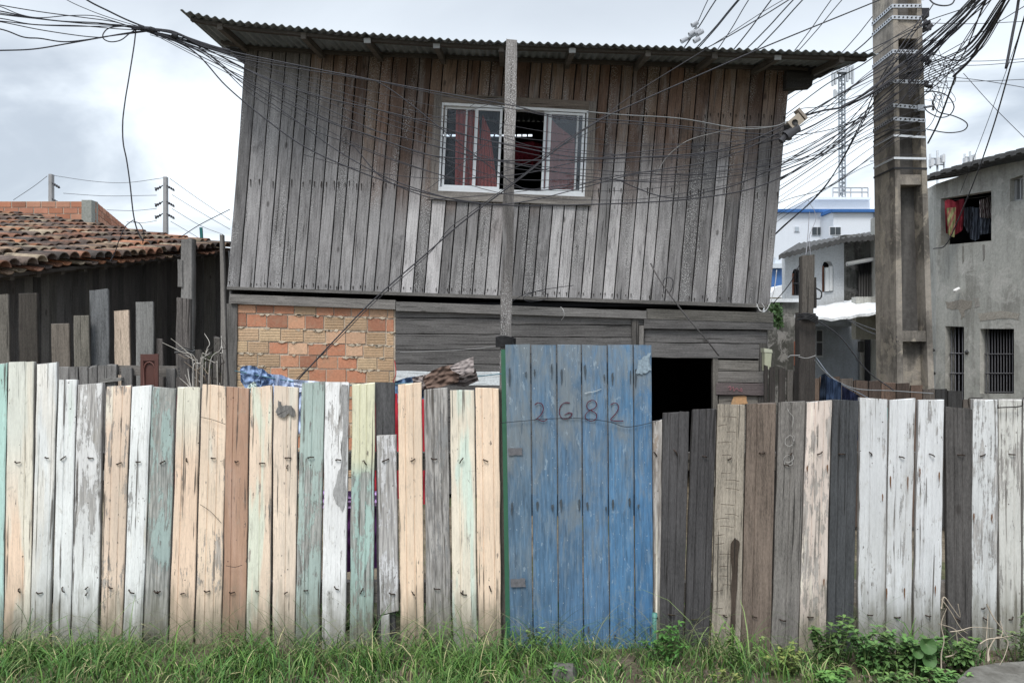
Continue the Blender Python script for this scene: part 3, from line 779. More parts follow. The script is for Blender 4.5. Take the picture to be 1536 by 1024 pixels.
def upper_wall():
    mb = MB(); st = MB()
    n = 44; ss = [0]
    for i in range(n): ss.append(ss[-1]+R.uniform(.82, 1.18))
    ss = [a/ss[-1] for a in ss]
    for i in range(n):
        a, b = ss[i], ss[i+1]; g = .0010; a2 = a+g; b2 = b-g
        d = HD+R.uniform(-.004, .004); f = wallcol((a+b)/2, i)
        yb_ = ybot(a)+R.uniform(-1, 1.5)
        def col_for(y0, y1):      # y0 foot, y1 top in pixels
            H = 370.
            return lambda t: f((yb_-lerp(y0, y1, t))/H)
        xm = P(wx((a+b)/2, 100), 0, HD)
        ztop = zroof(xm.x, HD)-.02
        ytop = 512-(ztop-CAMZ)*F/HD
        def pl(y0, y1, sa=a2, sb=b2):
            mb.plank(P(wx(sa, y0), y0, d), P(wx(sb, y0), y0, d), P(wx(sb, y1), y1, d), P(wx(sa, y1), y1, d), .02, col_for(y0, y1), None, (), 12, .0008, 0)
        xmid = wx((a+b)/2, 220)
        x0 = wx(a, 220); x1 = wx(b, 220)
        if x1 < 662 or x0 > 879: pl(yb_, ytop)
        else:
            sy = lambda x, l, r: l[1]+(r[1]-l[1])*(x-l[0])/(r[0]-l[0])
            yu = sy(xmid, WIN['tl'], WIN['tr']); yd = sy(xmid, WIN['bl'], WIN['br'])
            pl(yb_, yd); pl(yu, ytop)
            if x0 < 662: pl(yd, yu, a2, a2+(b2-a2)*max(.05, (662-x0)/(x1-x0)))
            if x1 > 879: pl(yd, yu, b2-(b2-a2)*max(.05, (x1-879)/(x1-x0)), b2)
        # nails with black weeping streaks, in rows
        for yy, L, pr in ((270+18*a, 12, .62), (165+8*a, 7, .8), (424+25*a, 5, .7)):
            for u in (.2, .8):
                if R.random() > pr: continue
                if yy < 200 and a < .62: continue
                x = wx(lerp(a, b, u), yy)
                if 655 < x < 885 and 150 < yy < 300: continue
                yy2 = yy+R.uniform(-2, 2); LL = L*R.uniform(.5, 1.15)
                w_ = .85
                q = [P(x-w_, yy2, d-.0065), P(x+w_*.9, yy2-1, d-.0065), P(x+w_*.3, yy2+LL, d-.0065), P(x-w_*.3, yy2+LL*.9, d-.0065)]
                bk = [p+Vector((0, .0015, 0)) for p in q]
                st.add(q+bk, [(0, 3, 2, 1), (4, 5, 6, 7), (0, 1, 5, 4), (1, 2, 6, 5), (2, 3, 7, 6), (3, 0, 4, 7)], (.03, .026, .024))
    o = mb.build('upper_wall', 'wallwood', house)
    merge(st.build('nail_stain', 'stain', o), o)
    return o
uw = upper_wall()
# side, back walls, floor and inner lining (boards)
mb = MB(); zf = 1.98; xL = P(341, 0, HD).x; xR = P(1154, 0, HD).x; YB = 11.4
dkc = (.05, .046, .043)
def ztop_(x): return zroof(x, YB)-.03
nb = 26
for xx, sgn in ((xL, 1), (xR, -1)):
    mb = MB()
    for i in range(nb):
        y0 = lerp(HD+.03, YB, i/nb)+.003; y1 = lerp(HD+.03, YB, (i+1)/nb)-.003
        xt_ = xx+.17 if sgn > 0 else xx+.19
        zt = min(zroof(xt_, y0), zroof(xt_, y1))-.03
        cc_ = vary((.12, .115, .11), .25)
        mb.hexa([(min(xx, xx+.02*sgn), y0, zf), (max(xx, xx+.02*sgn), y0, zf), (max(xx, xx+.02*sgn), y1, zf), (min(xx, xx+.02*sgn), y1, zf)],
                [(min(xt_, xt_+.02*sgn), y0, zt), (max(xt_, xt_+.02*sgn), y0, zt), (max(xt_, xt_+.02*sgn), y1, zt), (min(xt_, xt_+.02*sgn), y1, zt)], cc_, 2)
    mb.build('side_wall', 'wallwood', house)
mb = MB()
# the back wall has high louvre slots that let daylight in
slots = [(651, 703), (724, 800)]
def bx(px): return (px-768)/F*YB
segs = [(xL, bx(651)), (bx(703), bx(724)), (bx(800), xR+.2)]
z0s = CAMZ+(512-205)/F*YB; z1s = CAMZ+(512-201)/F*YB
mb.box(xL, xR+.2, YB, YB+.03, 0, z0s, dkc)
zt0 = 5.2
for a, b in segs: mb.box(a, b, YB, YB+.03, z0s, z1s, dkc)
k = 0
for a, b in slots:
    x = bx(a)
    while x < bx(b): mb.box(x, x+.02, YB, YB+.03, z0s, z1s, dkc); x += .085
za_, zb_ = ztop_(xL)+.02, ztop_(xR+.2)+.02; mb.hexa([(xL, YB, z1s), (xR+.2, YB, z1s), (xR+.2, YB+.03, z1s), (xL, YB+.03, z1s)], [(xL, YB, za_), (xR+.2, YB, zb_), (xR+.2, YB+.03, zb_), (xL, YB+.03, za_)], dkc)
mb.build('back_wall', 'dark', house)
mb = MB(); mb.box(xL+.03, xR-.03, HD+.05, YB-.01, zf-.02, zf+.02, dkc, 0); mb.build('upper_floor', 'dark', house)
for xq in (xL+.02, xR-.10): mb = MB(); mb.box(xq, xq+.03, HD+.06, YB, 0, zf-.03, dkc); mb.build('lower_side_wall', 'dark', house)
# ---- sole plate, floor joists, horizontal beam
mb = MB(); mb.slab([P(340, 434, HD-.03), P(1150, 461.5, HD-.03), P(1152, 456, HD-.03), P(340, 429.5, HD-.03)], .07, (.13, .125, .12), 0); mb.build('sole_plate', 'wood', house)
for px in (348, 450, 575, 663, 840, 862, 955, 984, 1050, 1090, 1140):
    mb = MB(); y = lerp(434, 461, (px-340)/812)
    mb.slab([P(px-5, y+13, HD+.0), P(px+5, y+13, HD+.0), P(px+5, y-1, HD+.0), P(px-5, y-1, HD+.0)], 1.2, (.10, .095, .09), 0)
mb.build('floor_joist', 'wood', house)
mb = MB()
mb.slab([P(345, 455, HD-.05), P(593, 464, HD-.05), P(593, 450, HD-.05), P(345, 441, HD-.05)], .08, (.19, .18, .17), 0)
mb.slab([P(594, 466, HD-.05), P(970, 478, HD-.05), P(970, 466, HD-.05), P(594, 452, HD-.05)], .08, (.16, .155, .15), 0)
mb.slab([P(971, 478, HD-.052), P(1160, 484, HD-.052), P(1160, 469, HD-.052), P(971, 463, HD-.052)], .08, (.115, .11, .10), 0)
mb.build('ring_beam', 'wood', house)
# corner posts
def hp(x0, x1, y0, y1, D, th, col, dx=0, nm='corner_post', parent=house, m='wood', label=None):
    mb = MB(); mb.plank(P(x0-dx, y1, D), P(x1-dx, y1, D), P(x1, y0, D), P(x0, y0, D), th, col, None, (), 16, .003, .003)
    return mb.build(nm, m, parent, label=label)
hp(340, 356, 455, 730, HD-.02, .1, (.12, .115, .11, 1), 4)
hp(1139, 1152, 483, 730, HD-.0, .1, (.08, .075, .07, 1), 4)
# ---- brick infill
def bricks():
    mb = MB(); mo = MB()
    mo.slab([P(354, 740, HD+.012), P(594, 740, HD+.012), P(594, 463, HD+.012), P(354, 455, HD+.012)], .1, (.50, .43, .35), 0)
    OR = [(.50, .24, .15), (.46, .21, .13), (.54, .30, .19), (.36, .17, .11), (.56, .36, .24), (.52, .27, .17)]
    YE = [(.50, .36, .24), (.54, .41, .27), (.48, .34, .22)]
    rows = []; y = 457
    hs = [14, 21, 20, 19, 19, 21, 20, 20, 20, 20, 20, 20, 20]
    for r, h in enumerate(hs):
        x = 355+R.uniform(-2, 2)-(12 if r % 2 else 0)
        while x < 592:
            yel = (x > 524 and r > 1) or (x < 400 and r > 1) or R.random() < .10
            w_ = (29 if not yel else 33)+R.uniform(-3, 3)
            xa = max(355, x); xb_ = min(592, x+w_)
            sl = (xa-355)*.035
            if xb_-xa > 5:
                c = vary(R.choice(YE if yel else OR), .14)
                d = HD+R.uniform(-.002, .006)
                ya = y+sl+R.uniform(-.6, .6); yb_ = y+h-2.4+sl+R.uniform(-.8, .5)
                tb = R.uniform(-.8, .8)
                mb.slab([P(xa, yb_+tb*.4, d), P(xb_-1.8, yb_, d), P(xb_-1.8, ya+tb*.5, d), P(xa, ya, d)], .04, c, 0)
                if yel:      # ribbed face
                    for k in range(4):
                        yy = lerp(ya, yb_, (k+.6)/4.4)
                        mb.slab([P(xa+1, yy+.5, d-.003), P(xb_-2.6, yy+.5, d-.003), P(xb_-2.6, yy-.6, d-.003), P(xa+1, yy-.6, d-.003)], .004, vary((c[0]*.93, c[1]*.9, c[2]*.87), .06), 0)
            x += w_
        # squeezed mortar
        for k in range(12):
            xx = R.uniform(356, 588); yy = y+h-1.2+(xx-355)*.035+R.uniform(-1, 1)
            poly = rough([(xx-R.uniform(2, 7), yy), (xx, yy-1.8), (xx+R.uniform(2, 8), yy-.3), (xx+1, yy+R.uniform(1, 3))], .8, 1)
            f = [P(a, b, HD-.006) for a, b in poly]; n = len(f); bk = [p+Vector((0, .02, 0)) for p in f]
            mo.add(f+bk, [tuple(range(n))[::-1]]+[(k2, (k2+1) % n, n+(k2+1) % n, n+k2) for k2 in range(n)], vary((.50, .43, .34), .12))
        y += h
    o = mb.build('brick_wall', 'brick', house); mo.build('mortar', 'mortar', o)
bricks()
# ---- lower wall of level boards
def hboards(name, xa, xb_, rows, cols, D, dxr=None, slope=.03):
    mb = MB()
    for (y0, y1), c in zip(rows, cols):
        # a plank laid level: its length runs along x
        s = slope; a = P(xa, y0, D); d = D+R.uniform(-.006, .006)
        q = [P(xa, y1, d), P(xb_, y1+(xb_-xa)*s, d), P(xb_, y0+(xb_-xa)*s, d), P(xa, y0, d)]
        # plank() expects the grain from foot to top: turn it
        mb.plank(q[3], q[0], q[1], q[2], .022, (*c, 1), None, (), 24, .002, .004)
    return mb.build(name, 'wood', house)
G = lambda k: (.145*k, .14*k, .138*k)
hboards('board_wall', 593, 762, [(456, 476), (477, 500), (501, 524), (525, 545), (546, 556), (576, 598), (599, 625), (626, 660), (661, 700), (701, 740)], [G(1), G(.85), G(.8), G(.75), G(.9), G(.7), G(.7), G(.6), G(.6), G(.6)], HD, slope=.008)
hboards('board_wall', 594, 750, [(556, 577)], [(.62, .66, .68)], HD-.004, slope=.008)
hboards('board_wall', 763, 977, [(466, 486), (487, 505), (506, 530), (531, 560), (561, 600), (601, 650), (651, 700), (701, 740)], [G(1), G(.78), G(.85), G(.8), G(.8), G(.7), G(.7), G(.7)], HD, slope=.004)
hboards('board_wall', 966, 1160, [(476, 493)], [G(.78)], HD-.045, slope=.008)
hboards('board_wall', 968, 1150, [(494, 513), (514, 536)], [G(.95), G(.9)], HD-.0, slope=.012)
hboards('board_wall', 1076, 1145, [(540, 556), (557, 573)], [(.18, .17, .155), (.17, .16, .15)], HD-.0, slope=.012)
hboards('board_wall', 1074, 1147, [(574, 592)], [(.12, .10, .10)], HD-.02, slope=.012)
hboards('board_wall', 1078, 1144, [(593, 625), (626, 660), (661, 700), (701, 740)], [(.2, .185, .165)]*4, HD+.01, slope=.0)
patch('bare_patch', rough([(1100, 595), (1120, 594), (1122, 606), (1097, 607)], 1.5), HD-.005, (.5, .3, .16), 'brick', house)
mb = MB(); stroke(mb, [(1092, 581), (1096, 579), (1095, 585), (1100, 580), (1101, 586), (1105, 582), (1109, 586), (1112, 582), (1113, 587), (1109, 585)], HD-.033, 1.0, (.32, .14, .16)); mb.build('painted_scribble', 'stain', house)
# doorway
fr_ = thing('doorway', (0, 0, 0), None, None); fr_.parent = house; fr_.location = (0, 0, 0)
hp(1070, 1077, 538, 730, HD-.015, .07, (.16, .15, .135, 1), 1, 'jamb', fr_)
hp(960, 968, 538, 730, HD-.005, .07, (.10, .095, .09, 1), 0, 'jamb', fr_)
# gap under the window strip: short stud, small bits
hp(948, 958, 478, 560, HD-.03, .03, (.09, .085, .08, 1), 0, 'stud')
hp(959, 966, 488, 560, HD-.035, .03, (.2, .19, .18, 1), 0, 'stud')
# ---- the tall prop in front
PD = 6.64
mb = MB()
def pc(t): k = .75+.45*max(0, (t-.5)*2)+.1*math.sin(t*17); return (.17*k, .16*k, .155*k, 1)
mb.plank(P(745, 780, PD), P(761, 780, PD), P(776, 60, PD), P(759, 58, PD), .055, pc, None, (), 60, .003, .006)
prop = mb.build('prop_post', 'wallwood', house, label='tall rough timber prop from the ground to the eaves')
mb = MB()
for k in range(9): mb.tube(spline([P(744, 506+k*1.7, PD-.02), P(755, 504+k*1.9, PD-.035), P(770, 507+k*1.6, PD-.015), P(772, 508+k*1.6, PD+.05), P(756, 507+k*1.5, PD+.085), P(744, 506+k*1.7, PD-.02)], 5), .006, (.015, .015, .017), 5)
mb.tube(spline([P(768, 512, PD-.03), P(772, 518, PD-.04), P(779, 524, PD-.02)], 4), .004, (.015, .015, .017), 5)
mb.build('wire_wrap', 'rubber', prop)
# ---- window
wn = bpy.data.objects.new('window', None); COL.objects.link(wn); wn.parent = house; wn.location = (0, 0, 0)
def wq(u, v):      # u,v in the window opening (v from the top)
    a = Vector(WIN['tl']).lerp(Vector(WIN['tr']), u); b = Vector(WIN['bl']).lerp(Vector(WIN['br']), u)
    return a.lerp(b, v)
def wbar(mb, u0, v0, u1, v1, D, th, col, grain=-1):
    q = [wq(u0, v1), wq(u1, v1), wq(u1, v0), wq(u0, v0)]
    mb.slab([P(p.x, p.y, D) for p in q], th, col, grain)
mb = MB(); cw = .062; ch = .10; cc_ = (.155, .12, .095)
for (a, b, c, d_), g in (((-cw*.3, -ch, 1+cw*.3, -.002), 0), ((-.052, 1.0, 1.046, 1+ch), 0), ((-.055, -ch, -.002, .998), 2), ((1.002, -ch, 1.052, .998), 2)):
    lite = (.24, .225, .21) if (b == 1.0 or True) else cc_
    wbar(mb, a if g else max(a, -.001) if b < 0 else a, b, c if g else min(c, 1.001) if b < 0 else c, d_, HD-.035, .028, (.23, .215, .20) if b == 1.0 else (.165, .14, .12) if g == 0 else (.20, .18, .165), g)
mb.build('casing', 'wood', wn)
AL = (.74, .77, .80)
mb = MB(); WD = HD-.022; f = .012
wbar(mb, 0, 0, 1, .034, WD, .09, AL); wbar(mb, 0, .955, 1, 1, WD, .09, AL); wbar(mb, 0, .035, f, .954, WD, .09, AL); wbar(mb, 1-f, .035, 1, .954, WD, .09, AL)
mb.build('frame', 'alu', wn)
def sash(u0, u1, D, pane, mull=None, parent=wn):
    mb = MB(); w = .016; col = AL
    wbar(mb, u0, .046, u0+w, .954, D, .022, col); wbar(mb, u1-w, .046, u1, .954, D, .022, col)
    wbar(mb, u0+w, .046, u1-w, .070, D, .022, col); wbar(mb, u0+w, .93, u1-w, .954, D, .022, col)
    if mull: wbar(mb, mull-.006, .071, mull+.006, .929, D, .02, (.5, .52, .54))
    s_ = mb.build('sash', 'alu', parent)
    mb = MB(); wbar(mb, u0+w, .071, u1-w, .929, D+.010, .004, (.5, .5, .5)); mb.build('pane', pane, s_)
sash(.022, .245, WD+.045, 'ribglass', .172)
sash(.235, .415, WD+.012, 'ribglass')
sash(.70, .745, WD+.045, 'glass'); sash(.735, .978, WD+.012, 'glass', .93)
# curtains (hang inside)
def ccol(u, v): k = .85+.25*math.sin(u*33); return (.50*k, .10*k, .07*k)
cloth([(684, 162), (718, 164)], [(682, 296), (722, 297)], HD+.09, ccol, 'curtain', nu=50, fold=.02, nf=4, label='thin red curtain behind the left window sash, far left', cat='curtain', group='red curtains in the upper window')
cloth([(724, 172), (735, 196)], [(714, 298), (748, 298)], HD+.09, ccol, 'curtain', nu=40, fold=.02, nf=3, sd=2, label='gathered red curtain at the second window pane', cat='curtain', group='red curtains in the upper window')
cloth([(816, 168), (838, 190), (862, 208)], [(814, 300), (862, 300)], HD+.14, lambda u, v: (.30, .11, .09), 'curtain', nu=50, fold=.02, nf=4, sd=4, label='wide red curtain behind the right window sash', cat='curtain', group='red curtains in the upper window')
cloth([(768, 215), (800, 212), (812, 216)], [(772, 244), (800, 248), (812, 246)], HD+.5, (.10, .012, .018), 'red_garment', nu=20, fold=.03, crump=.08, label='red garment hanging in the dark open middle of the window', cat='clothes')
# ------------------------------------------------------------------ left neighbour: tiled shack
shk = thing('tiled_shack', P(150, 700, 8), 'low dark board shack with a wavy clay tile roof on the left', 'house')
E0 = Vector((-4.38, 6.5, 2.25)); E1 = P(334, 372, 10); Dv = Vector((-3.5, .55, .55)); ev = (E1-E0)
nrm = ev.cross(Dv).normalized()
if nrm.z < 0: nrm = -nrm
def tiles():
    mb = MB(); ed = ev.normalized(); dd = Dv.normalized(); L = Dv.length
    pitch = .15; nrow = int(ev.length/pitch)+3
    CO = [(.24, .125, .085), (.20, .105, .07), (.15, .10, .08), (.11, .085, .075), (.34, .16, .09), (.24, .17, .12), (.075, .065, .06), (.28, .23, .17), (.13, .10, .085)]
    for r in range(-2, nrow):
        for chan in (0, 1):
            base = E0+ed*(r*pitch+(pitch/2 if chan else 0))
            tl = .42; exp = .33; n = int(L/exp)+1
            off = R.uniform(-.03, .03)
            for k in range(n):
                s0 = k*exp+off-(R.uniform(0, .05) if k == 0 else 0); c = vary(R.choice(CO), .25)
                ra = .075; rb = .06      # wide end points down for covers
                if chan: ra, rb = .062, .076
                a = base+dd*s0+ed*R.uniform(-.008, .008)+nrm*(.018 if not chan else -.03)
                b = base+dd*(s0+tl)+nrm*(-.004 if not chan else -.045)
                sag = .05*noise.noise(Vector((r*.12, s0*.5, 3)))
                a = a+Vector((0, 0, sag)); b = b+Vector((0, 0, sag))
                m = 8; vs = []
                for (p, rr) in ((a, ra), (b, rb)):
                    for lay in (0, -.014):
                        for q in range(m+1):
                            an = math.pi*q/m
                            h = math.sin(an)*(rr+lay)*.92; w_ = -math.cos(an)*(rr+lay)
                            if chan: h = -h*.55+.01
                            vs.append(p+ed*w_+nrm*h)
                M1 = m+1; fs = []
                for q in range(m):
                    fs.append((q, q+1, 2*M1+q+1, 2*M1+q)); fs.append((M1+q, 3*M1+q, 3*M1+q+1, M1+q+1)); fs.append((q, M1+q, M1+q+1, q+1))
                for q in (0, m): fs.append((q, 2*M1+q, 3*M1+q, M1+q))
                mb.add(vs, fs, c, None, None, True)
    return mb.build('roof', 'tile', shk)
tiles()
# the lining under the tiles, eave batten and rafters
mb = MB(); ed = ev.normalized()
q = [E0-ed*.3-nrm*.05, E1+ed*.1-nrm*.05, E1+ed*.1+Dv-nrm*.05, E0-ed*.3+Dv-nrm*.05]
q2 = [p-nrm*.03 for p in q]; mb.hexa(q2, q, (.05, .043, .038), 0)
mb.tube([E0-ed*.2-nrm*.10+Dv*.04, E1-nrm*.10+Dv*.04], .035, (.09, .08, .07), 6)
mb.build('roof_lining', 'darkwood', shk)
mb = MB()
for k in range(12):
    b = E0+ev*(k/11.5)-nrm*.12+Dv*.01; mb.hexa([b, b+ed*.05, b+ed*.05+Dv*.6, b+Dv*.6], [p+nrm*.07 for p in (b, b+ed*.05, b+ed*.05+Dv*.6, b+Dv*.6)], (.10, .09, .08), 0)
mb.build('rafter', 'darkwood', shk)
def vwall(name, parent, pa, pb, ytop_fn, ybot_z, D0, D1, n, cols, th=.025, m='darkwood', gap=.004):
    mb = MB()
    for i in range(n):
        u0 = i/n; u1 = (i+1)/n
        da, db = lerp(D0, D1, u0), lerp(D0, D1, u1)
        xa, xb_ = lerp(pa, pb, u0), lerp(pa, pb, u1)
        A = P(xa, ytop_fn(xa), da); B = P(xb_, ytop_fn(xb_), db); e = (B-A); e.z = 0; e.normalize()
        A2 = A+e*gap; B2 = B-e*gap; off = Vector((0, R.uniform(-.012, .012), 0))
        z = ybot_z(u0) if callable(ybot_z) else ybot_z
        mb.plank(Vector((A2.x, A2.y, z))+off, Vector((B2.x, B2.y, z))+off, B2+off, A2+off, th, (*vary(R.choice(cols), .25), 1), None, (), 6, .002, .003)
    return mb.build(name, m, parent)
DK = [(.085, .08, .078), (.10, .092, .088), (.07, .066, .064), (.115, .108, .10)]
# board walls stand inside the eave line
wa = E0+Dv*.10; wb = E1+Dv*.10
mb = MB(); n = 34
for i in range(n):
    a = wa.lerp(wb, (i-2)/n); b = wa.lerp(wb, (i-1)/n-.0012); zt = -.14
    mb.plank(Vector((a.x, a.y, 0)), Vector((b.x, b.y, 0)), b+Vector((0, 0, zt)), a+Vector((0, 0, zt)), .02, (*vary(R.choice(DK), .25), 1), None, (), 6, .002, 0)
mb.build('side_wall', 'darkwood', shk)
A_ = E1+Dv*.06+Vector((0, 0, -.16)); B_ = P(345, 380, 10.2)
mb = MB()
for i in range(22):
    a = lerp(-7.6, -3.75, i/22); b = lerp(-7.6, -3.75, (i+1)/22)-.006
    zt = interp([(-7.6, 3.3), (-4.6, 2.92), (-3.75, 2.84)], a)
    mb.plank(Vector((a, 10.25, 0)), Vector((b, 10.25, 0)), Vector((b, 10.25, zt)), Vector((a, 10.25, zt)), .02, (*vary(R.choice(DK), .2), 1), None, (), 4, .002, 0)
mb.build('back_wall', 'darkwood', shk)
# left of the near gable: front wall facing the street
mb = MB()
for i in range(22):
    a = lerp(-8.2, wa.x, i/22); b = lerp(-8.2, wa.x, (i+1)/22)-.006
    za = lerp(2.75, 2.1, i/22)
    mb.plank(Vector((a, 6.72, 0)), Vector((b, 6.72, 0)), Vector((b, 6.72, za-.03)), Vector((a, 6.72, za)), .02, (*vary((.085, .08, .075), .25), 1), None, (), 5, .002, 0)
mb.build('front_wall', 'darkwood', shk)
# ---- yard boards standing between the shack and the street
yd = thing('scrap_fence', P(120, 700, 5.6), 'uneven scrap board fence in front of the tiled shack', 'fence')
def board(root, x0, x1, yt, D, col, dx=0, yb=720, lab=None, m='wood', th=.022, nm='board', gr=()):
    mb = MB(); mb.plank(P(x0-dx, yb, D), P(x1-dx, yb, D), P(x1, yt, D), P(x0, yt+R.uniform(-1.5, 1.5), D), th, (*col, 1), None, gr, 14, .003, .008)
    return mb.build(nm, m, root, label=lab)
for x0, x1, yt, col, lab in ((-30, -14, 470, (.13, .12, .11), None), (-12, 12, 441, (.13, .12, .105), None), (-2, 5, 493, (.2, .19, .18), None), (27, 55, 441, (.045, .04, .035), 'blackened wide board'), (76, 103, 485, (.12, .105, .09), None), (110, 133, 474, (.15, .14, .12), 'mossy board'),
    (134, 162, 434, (.13, .135, .14), 'tall grey board'), (171, 194, 465, (.42, .34, .27), 'pale tan board'), (203, 229, 452, (.17, .17, .165), 'tall silvered board'), (234, 243, 509, (.10, .09, .085), None)):
    board(yd, x0, x1, yt, 5.6+R.uniform(-.04, .04), col, -3 if x0 > 170 else -4, lab=lab)
lf = thing('low_fence', P(170, 700, 4.9), 'low row of short grey boards behind the pastel fence', 'fence')
for i, (x0, x1, yt) in enumerate(((86, 103, 551), (104, 117, 550), (118, 131, 551), (132, 145, 549), (146, 160, 548), (160, 174, 548), (181, 197, 552), (248, 262, 552))):
    board(lf, x0, x1, yt, 4.9, vary((.16, .155, .15), .2), -2)
mb = MB(); D = 4.87; mb.slab([P(150, 574, D), P(182, 571, D), P(182, 566, D), P(150, 568, D)], .03, (.2, .195, .185), 0); mb.slab([P(174, 562, 4.93), P(268, 566, 4.93), P(266, 549, 4.93), P(174, 548, 4.93)], .03, (.14, .13, .12), 0); mb.build('rail', 'wood', lf)
# brown door panel
mb = MB(); D = 4.8
def frameq(x0, y0, x1, y1, D, th, c): mb.slab([P(x0, y1, D), P(x1, y1, D), P(x1, y0, D), P(x0, y0, D)], th, c, 2)
BR = (.085, .035, .028)
frameq(211, 532, 236, 720, D+.012, .02, BR)
frameq(210.5, 531, 215, 720, D, .012, BR); frameq(232, 530.5, 237, 720, D, .012, BR); frameq(215.1, 531, 231.9, 541, D, .012, BR)
arc = [P(216+8*(1-math.cos(a)), 553-10*math.sin(a), D+.004) for a in [i*math.pi/8 for i in range(9)]]
mb.tube([P(216, 600, D+.004)]+arc+[P(232, 600, D+.004)], .0045, (.12, .05, .04), 6)
mb.build('door_panel', 'plastic', label='old brown door panel with an arched moulding standing in the scrap fence', cat='door')
# posts
sp = thing('timber_post', P(275, 700, 5.2), 'rough thick timber post spliced near its top, left of the wooden house', 'post')
board(sp, 272, 288, 358, 5.2, (.16, .155, .15), 2, 572, None, 'wood', .07, 'post'); board(sp, 266, 274, 390, 5.19, (.15, .145, .14), 0, 430, None, 'wood', .04, 'splint'); board(sp, 264, 285, 448, 5.16, (.11, .10, .095), 2, 740, None, 'wood', .03, 'splint')
mb = MB()
for k in range(5): mb.tube(spline([P(262, 523+k*2+R.uniform(-2, 2), 5.12), P(275, 521+k*2, 5.1), P(288, 525+k*2+R.uniform(-2, 2), 5.13), P(292, 520+k*4, 5.15)]), .003, (.2, .2, .2) if k % 2 else (.03, .03, .03), 4)
mb.build('wire', 'metal', sp)
t_ = MB(); t_.plank(P(334, 720, 5.9), P(345, 720, 5.9), P(334, 352, 5.9), P(329, 352, 5.9), .04, (.17, .16, .15, 1), None, (), 16, .002, .004)
t_.build('thin_post', 'wood', label='tall thin grey pole beside the left corner of the wooden house', cat='post')
# twigs tangle
mb = MB()
for k in range(34):
    x = R.uniform(288, 334); y = R.uniform(535, 600); a = R.uniform(.9, 2.6); L = R.uniform(18, 60); D = R.uniform(4.6, 5.0)
    c = R.choice([(.04, .035, .03), (.3, .28, .25), (.16, .13, .1), (.38, .36, .33)])
    x2 = x+math.cos(a)*L; y2 = y-math.sin(a)*L*.8
    mb.tube(spline([P(x, 640, D), P(x+R.uniform(-3, 3), y, D), P((x+x2)/2+R.uniform(-6, 6), (y+y2)/2, D), P(min(x2, 332), max(y2, 500), D+.05)]), .006*R.uniform(.4, 1.2), c, 5, .0015)
for k in range(26):
    x = R.uniform(300, 330); y = R.uniform(528, 560); p = P(x, y, 4.9); a = R.random()*6
    mb.add([p, p+Vector((math.cos(a)*.03, .01, math.sin(a)*.03)), p+Vector((math.cos(a+.9)*.025, 0, math.sin(a+.9)*.03)), p+Vector((0, .002, .003))], [(0, 1, 2), (0, 2, 3), (0, 3, 1), (1, 3, 2)], (.03, .035, .02))
mb.build('dry_bush', 'twig', label='tangle of dry twigs and wire beside the left corner post', cat='bush')
for i, (x0, x1, yt, dx) in enumerate(((292, 302, 524, 6), (306, 318, 528, -3), (320, 330, 507, 2))):
    if i == 0: tw = thing('picket_stub', P(310, 700, 5.4), 'three leaning dark pickets behind the dry twigs', 'fence')
    board(tw, x0, x1, yt, 5.4, (.12, .11, .10), dx)
# ---- brick building behind
bb = thing('brick_building', P(80, 512, 16), 'unfinished red brick walls behind the tiled roof', 'building')
def brickwall(name, parent, A, B, zb, zt0, zt1, nr, bw, cols, m='farbrick', mort=(.42, .36, .30)):
    mb = MB(); L = (B-A).length; e = (B-A)/L; nn = Vector((e.y, -e.x, 0))
    mb.hexa([A+Vector((0, 0, zb)), B+Vector((0, 0, zb)), B-nn*.15+Vector((0, 0, zb)), A-nn*.15+Vector((0, 0, zb))], [A+Vector((0, 0, zt0)), B+Vector((0, 0, zt1)), B-nn*.15+Vector((0, 0, zt1)), A-nn*.15+Vector((0, 0, zt0))], mort, 0)
    for r in range(nr):
        h = .125; u = -(r % 2)*bw/2
        while u < L:
            a = max(0, u+.012); b = min(L, u+bw-.012)
            zt = lerp(zt0, zt1, a/L)-r*h-.01; 
            if b-a > .05:
                pa = A+e*a+nn*.012; pb = A+e*b+nn*.012
                mb.hexa([pa+Vector((0, 0, zt-h+.018)), pb+Vector((0, 0, zt-h+.018)), pb-nn*.03+Vector((0, 0, zt-h+.018)), pa-nn*.03+Vector((0, 0, zt-h+.018))], [pa+Vector((0, 0, zt)), pb+Vector((0, 0, zt)), pb-nn*.03+Vector((0, 0, zt)), pa-nn*.03+Vector((0, 0, zt))], vary(R.choice(cols), .15), 0)
            u += bw
    return mb.build(name, m, parent)
RBk = [(.36, .16, .10), (.40, .19, .13), (.32, .15, .10), (.42, .22, .15)]
a = P(-160, 302, 15); b = P(124, 302, 15); c_ = P(250, 370, 24)
zt = a.z; brickwall('front_wall', bb, Vector((a.x, 15, 0)), Vector((b.x, 15, 0)), 0, zt, zt, 16, .30, RBk)
mb = MB(); mb.box(b.x, b.x+.2, 14.96, 15.2, 0, zt+.02, (.25, .26, .24)); mb.build('corner_column', 'mortar', bb)
zc = zt+.02; brickwall('side_wall', bb, Vector((b.x+.2, 15.1, 0)), Vector((c_.x, 24, 0)), 0, zc, zc-.25, 16, .30, RBk)
